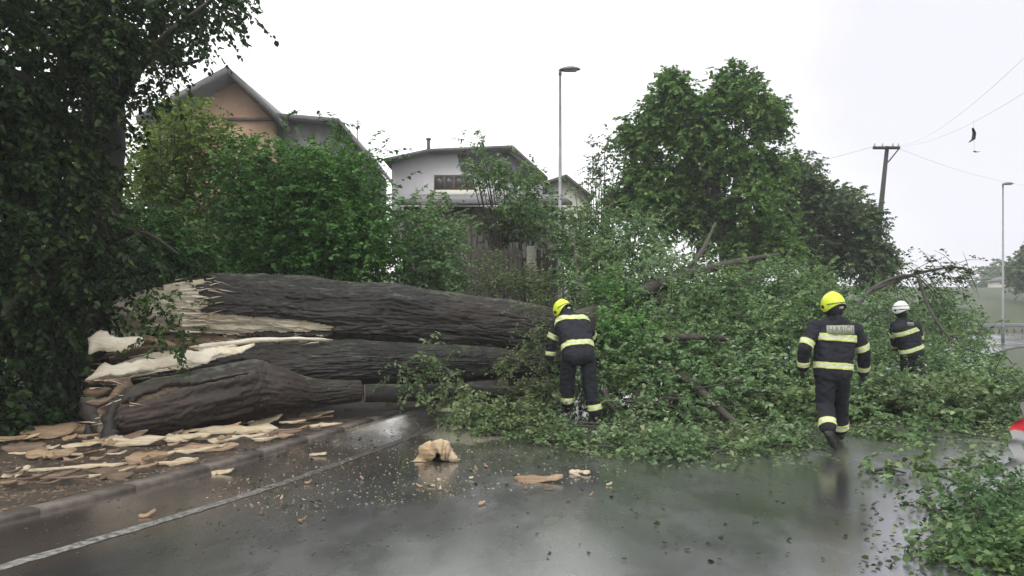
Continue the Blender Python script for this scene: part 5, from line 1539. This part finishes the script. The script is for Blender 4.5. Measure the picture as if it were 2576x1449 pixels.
def helmet(parent, head, fwd, upv, mat, rim_c=(-.02), stripes=False):
    fwd = Vector(fwd).normalized(); upv = (Vector(upv) - fwd * Vector(upv).dot(fwd)).normalized(); sd_ = fwd.cross(upv)
    Mx = Matrix((sd_, fwd, upv)).transposed()
    V, Fc = [], []; nA, nE = 40, 14
    def rimz(ph):  # ph measured from back (0) round
        c_ = math.cos(ph)    # 1 at back, -1 at front
        s_ = abs(math.sin(ph))
        return -.035 - .055 * s_ ** 2 + (.03 if c_ < -.5 else 0) + .01 * c_
    for a in range(nA):
        ph = a / nA * 2 * math.pi
        ex, ey = math.sin(ph), -math.cos(ph)
        for e in range(nE):
            t = e / (nE - 1)
            z0 = rimz(ph)
            el = math.asin(max(-1, z0 / .145)); ang = el + (math.pi / 2 - el) * t
            rx, ry, rz = .128, .155, .150
            flare = 1 + .10 * (1 - t) ** 6
            rib = 1 + .012 * math.exp(-(ex * math.cos(ang) * 9) ** 2)
            V.append(Vector(head) + Mx @ Vector((rx * math.cos(ang) * ex * flare, ry * math.cos(ang) * ey * flare, rz * math.sin(ang) * rib)))
    for a in range(nA):
        for e in range(nE - 1):
            b_ = (a + 1) % nA
            Fc.append((a * nE + e, b_ * nE + e, b_ * nE + e + 1, a * nE + e + 1))
    o = mk('helmet', V, Fc, mat, parent, True)
    sm = o.modifiers.new('s', 'SOLIDIFY'); sm.thickness = .008; sm.offset = -1
    rim = MB(); pts = []
    for a in range(nA + 1):
        ph = a / nA * 2 * math.pi; z0 = rimz(ph); el = math.asin(z0 / .145)
        pts.append(Vector(head) + Mx @ Vector((.128 * math.cos(el) * math.sin(ph) * 1.1, -.155 * math.cos(el) * math.cos(ph) * 1.1, .150 * math.sin(el))))
    rim.tube(pts, .009, 6); rim.build('rim', M['black_rubber'], o, True)
    # padded inner shell and rear adjuster
    nk = MB(); nk.tube([Vector(head) + Mx @ Vector((0, -.01, -.14)), Vector(head) + Mx @ Vector((0, 0, -.03)), Vector(head) + Mx @ Vector((0, 0, .03))], [.092, .108, .10], 18)
    nk.build('neck_guard', M['black_rubber'], o, True)
    bd_ = MB(); bd_.box(Vector(head) + Mx @ Vector((.02, -.118, -.062)), (.055, .02, .028), mat=Mx); bd_.build('badge', M['band_silver'], o)
    vz = MB(); vp = [Vector(head) + Mx @ Vector((.11 * math.sin(t), .135 * math.cos(t), -.06)) for t in np.linspace(-1.1, 1.1, 12)]
    vv = [p_ + (Mx @ Vector((0, 0, .045))) for p_ in vp] + [p_ - (Mx @ Vector((0, 0, .045))) for p_ in vp]
    mk('visor', vv, [(q, q + 1, 13 + q, 12 + q) for q in range(11)], M['window_glass'], o, True)
    rd = MB()
    rd.tube([Vector(head) + Mx @ Vector((.004, -.150 * math.cos(t) - .004, .152 * math.sin(t))) for t in np.linspace(.25, 2.4, 14)], .007, 6); rd.build('ridge', mat, o, True)
    for q in (-1, 1):
        kb_ = MB(); kb_.tube([Vector(head) + Mx @ Vector((.118 * q, .02, -.02)), Vector(head) + Mx @ Vector((.142 * q, .02, -.02))], .022, 10); kb_.build('side_knob', M['black_rubber'], o, True)
    stp = MB(); stp.tube([Vector(head) + Mx @ Vector((.139 * math.sin(t), -.166 * math.cos(t), -.005)) for t in np.linspace(-1.2, 1.2, 20)], .006, 5); stp.build('reflective_strip', M['letter_grey'], o, True)
    if stripes:
        for zz in (.055, -.012):
            pts = [Vector(head) + Mx @ Vector((.131 * math.sqrt(1 - (zz / .15) ** 2) * math.sin(t), -.158 * math.sqrt(1 - (zz / .15) ** 2) * math.cos(t), zz)) for t in np.linspace(0, 2 * math.pi, 41)]
            sp = MB(); sp.tube(pts, .007, 5); sp.build('stripe', M['letter_grey'], o, True)
    return o


def person(label, J, helm, fwd, headfwd, headup, patch=None, seed=0, lowband=True, extra_up=False, stripes=False):
    base = (J['pelvis'] * 1.0); root = empty('person', label, 'person', None, (base.x, base.y, 0))
    root.location = (0, 0, 0)
    j = {k_: Vector(v_) for k_, v_ in J.items() if not isinstance(v_, float)}
    fwd = Vector(fwd).normalized(); side = fwd.cross(Vector((0, 0, 1))).normalized()
    ce = (j['pelvis'] + j['chest']) / 2
    # body: one continuous surface with head, trunk, limbs, feet
    hd = j['head']
    bc = [(j['pelvis'], j['chest'], .085, .085), (j['pelvis'] - side * .05, j['chest'] - side * .07, .085, .085), (j['pelvis'] + side * .05, j['chest'] + side * .07, .085, .085), (j['chest'], j['neck'], .08, .055), (j['neck'], hd, .055, .06), (hd + Vector(headup) * -.01, hd + Vector(headup) * .045, .080, .088),
          (hd + Vector(headfwd) * .03 - Vector(headup) * .05, hd + Vector(headfwd) * .06 - Vector(headup) * .075, .055, .035),
          (hd + Vector(headfwd) * .085, hd + Vector(headfwd) * .108 - Vector(headup) * .03, .012, .016)]
    for s_ in 'LR':
        bc += [(j['chest'], j['sh' + s_], .07, .06), (j['sh' + s_], j['el' + s_], .05, .04), (j['el' + s_], j['wr' + s_], .038, .028), (j['pelvis'], j['hip' + s_], .08, .08), (j['hip' + s_], j['kn' + s_], .08, .055), (j['kn' + s_], j['an' + s_], .05, .036), (j['an' + s_], j['toe' + s_], .04, .03)]
    hs = Vector(headfwd).cross(Vector(headup)).normalized()
    for q in (-1, 1): bc.append((hd + hs * .088 * q - Vector(headup) * .005, hd + hs * .092 * q + Vector(headup) * .02, .014, .012))
    v, p = capsules(bc, .016, 0, 0); mk('body', v, p, M['skin'], root, True)
    # jacket
    hem = j['pelvis'] + (j['pelvis'] - j['chest']).normalized() * .06
    tor = []
    for q in (-1, 1):
        tor += [(hem + side * .085 * q, j['waist'] + side * .09 * q, .140, .140), (j['waist'] + side * .09 * q, j['chest'] + side * .115 * q, .140, .140), (j['chest'] + side * .115 * q, j['chest'].lerp(j['neck'], .55) + side * .10 * q, .125, .085)]
    tor += [(j['chest'], j['neck'] - (j['neck'] - j['chest']).normalized() * .03, .13, .085), (j['neck'] - (j['neck'] - j['chest']) * .2, j['neck'] + (j['neck'] - j['chest']).normalized() * .03, .078, .068), (hem, j['waist'], .142, .14), (j['waist'], j['chest'], .138, .138)]
    slv = {}
    for s_ in 'LR':
        slv[s_] = [(j['chest'].lerp(j['sh' + s_], .6), j['sh' + s_], .10, .085), (j['sh' + s_], j['el' + s_], .086, .074), (j['el' + s_], j['wr' + s_], .074, .060)]
    # flat hem: cut with the waist direction
    jk = cloth('jacket', tor + slv['L'] + slv['R'], M['cloth_navy'], root, .013, .017, seed)
    MM = [M['band_yellow'], M['band_silver']]
    up_t = (j['chest'] - j['pelvis']).normalized()
    band('reflective_band', tor, j['pelvis'] + up_t * J.get('b1', .02), up_t, .075, MM, jk, .36, seed, .017)
    band('reflective_band', tor, j['chest'] + up_t * J.get('b2', -.06), up_t, .085, MM, jk, .36, seed, .017)
    for s_ in 'LR':
        ax = (j['el' + s_] - j['sh' + s_]).normalized(); c_ = j['sh' + s_].lerp(j['el' + s_], .80)
        band('reflective_band', slv[s_], c_, ax, .075, MM, jk, .13, seed, .017)
        ax = (j['wr' + s_] - j['el' + s_]).normalized(); c_ = j['el' + s_].lerp(j['wr' + s_], .78)
        band('reflective_band', slv[s_], c_, ax, .06, MM, jk, .12, seed, .017)
    # trousers
    tc_ = [(j['pelvis'] - side * .07, j['pelvis'] + side * .07, .118, .118), (j['pelvis'], j['waist'], .13, .12)]
    leg = {}
    for s_ in 'LR':
        cuff = j['kn' + s_].lerp(j['an' + s_], .80)
        leg[s_] = [(j['pelvis'].lerp(j['hip' + s_], .8), j['hip' + s_], .115, .115), (j['hip' + s_], j['kn' + s_], .115, .100), (j['kn' + s_], cuff, .100, .094)]
        tc_ += leg[s_]
    tr_ = cloth('trousers', tc_, M['cloth_navy'], root, .013, .018, seed + 4)
    for s_ in 'LR':
        ax = (j['an' + s_] - j['kn' + s_]).normalized(); c_ = j['kn' + s_].lerp(j['an' + s_], .70)
        band('reflective_band', leg[s_], c_, ax, .08, MM, tr_, .16, seed + 4, .018)
        # boots with a sole and heel
        an, toe = j['an' + s_], j['toe' + s_]; d_ = (toe - an); fd = d_.normalized()
        dn_ = (j['an' + s_] - j['kn' + s_]).normalized()
        heel = an + dn_ * .055 - fd * .045
        bt = [(j['kn' + s_].lerp(an, .62), an, .066, .056), (an, heel, .055, .042), (heel + fd * .02, toe, .042, .040), (an + fd * .05, toe, .048, .038)]
        b_ = cloth('boot', bt, M['boot'], root, .011, .003, 3)
        sl_ = [(heel - fd * .0 + dn_ * .022, toe + dn_ * .012, .034, .034), (heel + dn_ * .022 + side * .012, toe + dn_ * .012 + side * .014, .028, .03)]
        v, p = capsules(sl_, .010); mk('sole', v, p, M['black_rubber'], b_, True)
    # gloves with five fingers
    for s_ in 'LR':
        w_, h_ = j['wr' + s_], j['hd' + s_]; d_ = (h_ - w_).normalized()
        inw = (side if s_ == 'L' else -side); inw = (inw - d_ * inw.dot(d_)).normalized(); acr = d_.cross(inw).normalized()
        gl = [(w_ - d_ * .05, w_ + d_ * .02, .046, .040)]
        for q in range(4):
            o_ = acr * (-.030 + .020 * q) * (1 if s_ == 'L' else -1)
            k0 = w_ + d_ * .085 + o_; L1 = [.040, .046, .043, .034][q]
            gl += [(w_ + d_ * .02 + o_ * .7, k0, .019, .014), (k0, k0 + d_ * L1 + inw * .010, .0125, .0115), (k0 + d_ * L1 + inw * .010, k0 + d_ * L1 * 1.5 + inw * .034, .0115, .0100)]
        tb_ = w_ + d_ * .025 + acr * .034 * (1 if s_ == 'L' else -1)
        gl += [(tb_, tb_ + d_ * .04 + acr * .018 * (1 if s_ == 'L' else -1) + inw * .012, .016, .013), (tb_ + d_ * .04 + acr * .018 * (1 if s_ == 'L' else -1) + inw * .012, tb_ + d_ * .07 + inw * .026 + acr * .010 * (1 if s_ == 'L' else -1), .013, .011)]
        v, p = capsules(gl, .0055, 0, 0, 'g', 2); mk('glove', v, p, M['glove'], root, True)
    helmet(root, hd + Vector(headup) * .055, headfwd, headup, helm, stripes=stripes)
    if patch:
        # rectangular reflective name patch, wrapped on the back
        c_ = j['chest'] + up_t * patch[0]; out = -fwd
        out = (out - up_t * out.dot(up_t)).normalized()
        V, Fc = [], []; nn_ = 9; W_, H_ = patch[1], patch[2]
        for q in range(nn_):
            t = q / (nn_ - 1) * 2 - 1
            dep = patch[3] - .022 * t * t
            for hh in (-1, 1):
                for ww in (0, .006): V.append(c_ + side * (t * W_ / 2 + patch[4]) + up_t * hh * H_ / 2 + out * (dep + ww + patch[5] * hh))
        for q in range(nn_ - 1):
            a = q * 4; Fc += [(a + 1, a + 5, a + 7, a + 3), (a, a + 2, a + 6, a + 4), (a + 2, a + 3, a + 7, a + 6), (a, a + 4, a + 5, a + 1)]
        Fc += [(0, 1, 3, 2), ((nn_ - 1) * 4, (nn_ - 1) * 4 + 2, (nn_ - 1) * 4 + 3, (nn_ - 1) * 4 + 1)]
        mk('name_patch', V, Fc, M['patch'], jk, False)
        cu = bpy.data.curves.new('lettering', 'FONT'); cu.body = 'HASIČI'; cu.size = H_ * .92; cu.align_x = 'CENTER'; cu.align_y = 'CENTER'; cu.extrude = .0015; cu.space_character = 1.15
        to = bpy.data.objects.new('lettering', cu); C.objects.link(to)
        dg = bpy.context.evaluated_depsgraph_get(); me = bpy.data.meshes.new_from_object(to.evaluated_get(dg)); bpy.data.objects.remove(to)
        Mt = Matrix((side, up_t, out)).transposed()
        xs = [q_.co.x for q_ in me.vertices]; fs = W_ * .88 / max(max(xs) - min(xs), .01)
        for q_ in me.vertices:
            x_ = q_.co.x * fs; t = x_ / (W_ / 2)
            loc = c_ + side * (x_ + patch[4]) + up_t * q_.co.y + out * (patch[3] - .022 * t * t + .0075 + q_.co.z + patch[5] * q_.co.y / (H_ / 2))
            q_.co = loc
        me.materials.clear(); me.materials.append(M['letter_grey'])
        lo = bpy.data.objects.new('lettering', me); C.objects.link(lo); lo.parent = jk
    return root


# walking firefighter, seen from behind
yA = 9.75
q = lambda u, v, dy=0.0: P(u, v, yA + dy)
JA = dict(pelvis=q(2096, 925), waist=q(2097, 895), chest=q(2100, 838, .03), neck=q(2101, 798, .03), head=q(2097, 776, .05),
          shL=q(2050, 822, .02), shR=q(2150, 828, .02), elL=q(2024, 876, -.08), elR=q(2174, 886, .04), wrL=q(2020, 924, .02), wrR=q(2172, 936, .16), hdL=q(2014, 946, .08), hdR=q(2170, 962, .24),
          hipL=q(2076, 948), hipR=q(2114, 948), knL=q(2076, 1025, .04), knR=q(2112, 1022, .26), anL=q(2084, 1095, -.22), anR=q(2114, 1098, .40), toeL=q(2098, 1132, -.17), toeR=q(2118, 1096, .60))
JA['anR'].z = .12; JA['toeR'] = JA['anR'] + Vector((.03, .19, -.075)); JA['toeL'].z = .045; JA['anL'].z = JA['toeL'].z + .17; JA['knL'].z = .52
person('firefighter walking away in yellow helmet, name patch on back of striped jacket', JA, M['helmet_yellow'], (0, 1, 0), Vector((-.25, 1, -.15)).normalized(), Vector((-.12, .12, 1)).normalized(), (.035, .33, .105, .156, .01, -.012), 1)

# bent firefighter at the log
yB = 11.55
q = lambda u, v, dy=0.0: P(u, v, yB + dy)
JB = dict(pelvis=q(1454, 885, -.05), waist=q(1452, 862, 0.0), chest=q(1440, 815, .22), neck=q(1428, 793, .36), head=q(1418, 786, .46),
          shL=q(1408, 812, .30), shR=q(1472, 815, .28), elL=q(1388, 855, .32), elR=q(1490, 850, .50), wrL=q(1384, 898, .34), wrR=q(1478, 880, .70), hdL=q(1388, 918, .40), hdR=q(1470, 895, .78),
          hipL=q(1434, 895, 0), hipR=q(1476, 895, 0), knL=q(1426, 965, .12), knR=q(1484, 965, .02), anL=q(1428, 1022, .18), anR=q(1500, 1040, 0), toeL=q(1420, 1045, .3), toeR=q(1506, 1058, .15), b1=.06, b2=.03)
JB['toeR'].z = .05; JB['anR'].z = .13; JB['toeL'] = JB['anL'] + Vector((-.04, .19, -.08)); JB['anL'].z = max(JB['anL'].z, .13)
person('firefighter in yellow helmet bending over the fallen trunk with his back turned', JB, M['helmet_yellow'], (-.12, 1, 0), Vector((-.45, .75, -.62)).normalized(), Vector((-.35, .35, .8)).normalized(), None, 2)

# far firefighter in white helmet
yC = 15.1
q = lambda u, v, dy=0.0: P(u, v, yC + dy)
JC = dict(pelvis=q(2292, 880), waist=q(2288, 862), chest=q(2278, 828, -.02), neck=q(2270, 802, 0), head=q(2266, 785, 0),
          shL=q(2252, 818, .05), shR=q(2305, 820, -.05), elL=q(2250, 850, .14), elR=q(2312, 855, .05), wrL=q(2252, 874, .30), wrR=q(2306, 880, .2), hdL=q(2256, 884, .38), hdR=q(2300, 890, .3),
          hipL=q(2282, 893), hipR=q(2304, 893), knL=q(2280, 938, .1), knR=q(2306, 938, 0), anL=q(2280, 985, .1), anR=q(2308, 985, 0), toeL=q(2276, 1000, .3), toeR=q(2308, 1000, .2), b1=.02, b2=-.04)
for s_ in 'LR': JC['an' + s_].z = .13; JC['toe' + s_].z = .05
person('firefighter in white helmet standing farther off among the branches', JC, M['helmet_white'], (-.2, 1, 0), Vector((-.5, .85, -.05)).normalized(), Vector((0, 0, 1)), (.10, .14, .07, .135, .05, 0.0), 3, stripes=True)

# ------------------------------------------------------------------ rain haze
hz = MB(); hz.box((80, 230, 12.0), (700, 600, 26.4))
m = bpy.data.materials.new('rain_haze'); m.use_nodes = True; m.node_tree.nodes.clear()
vo = m.node_tree.nodes.new('ShaderNodeVolumePrincipled'); vo.inputs['Color'].default_value = (.93, .95, .97, 1); vo.inputs['Density'].default_value = HAZE
om = m.node_tree.nodes.new('ShaderNodeOutputMaterial'); m.node_tree.links.new(vo.outputs[0], om.inputs['Volume'])
tag(hz.build('haze', m), None, None, None, 'stuff')
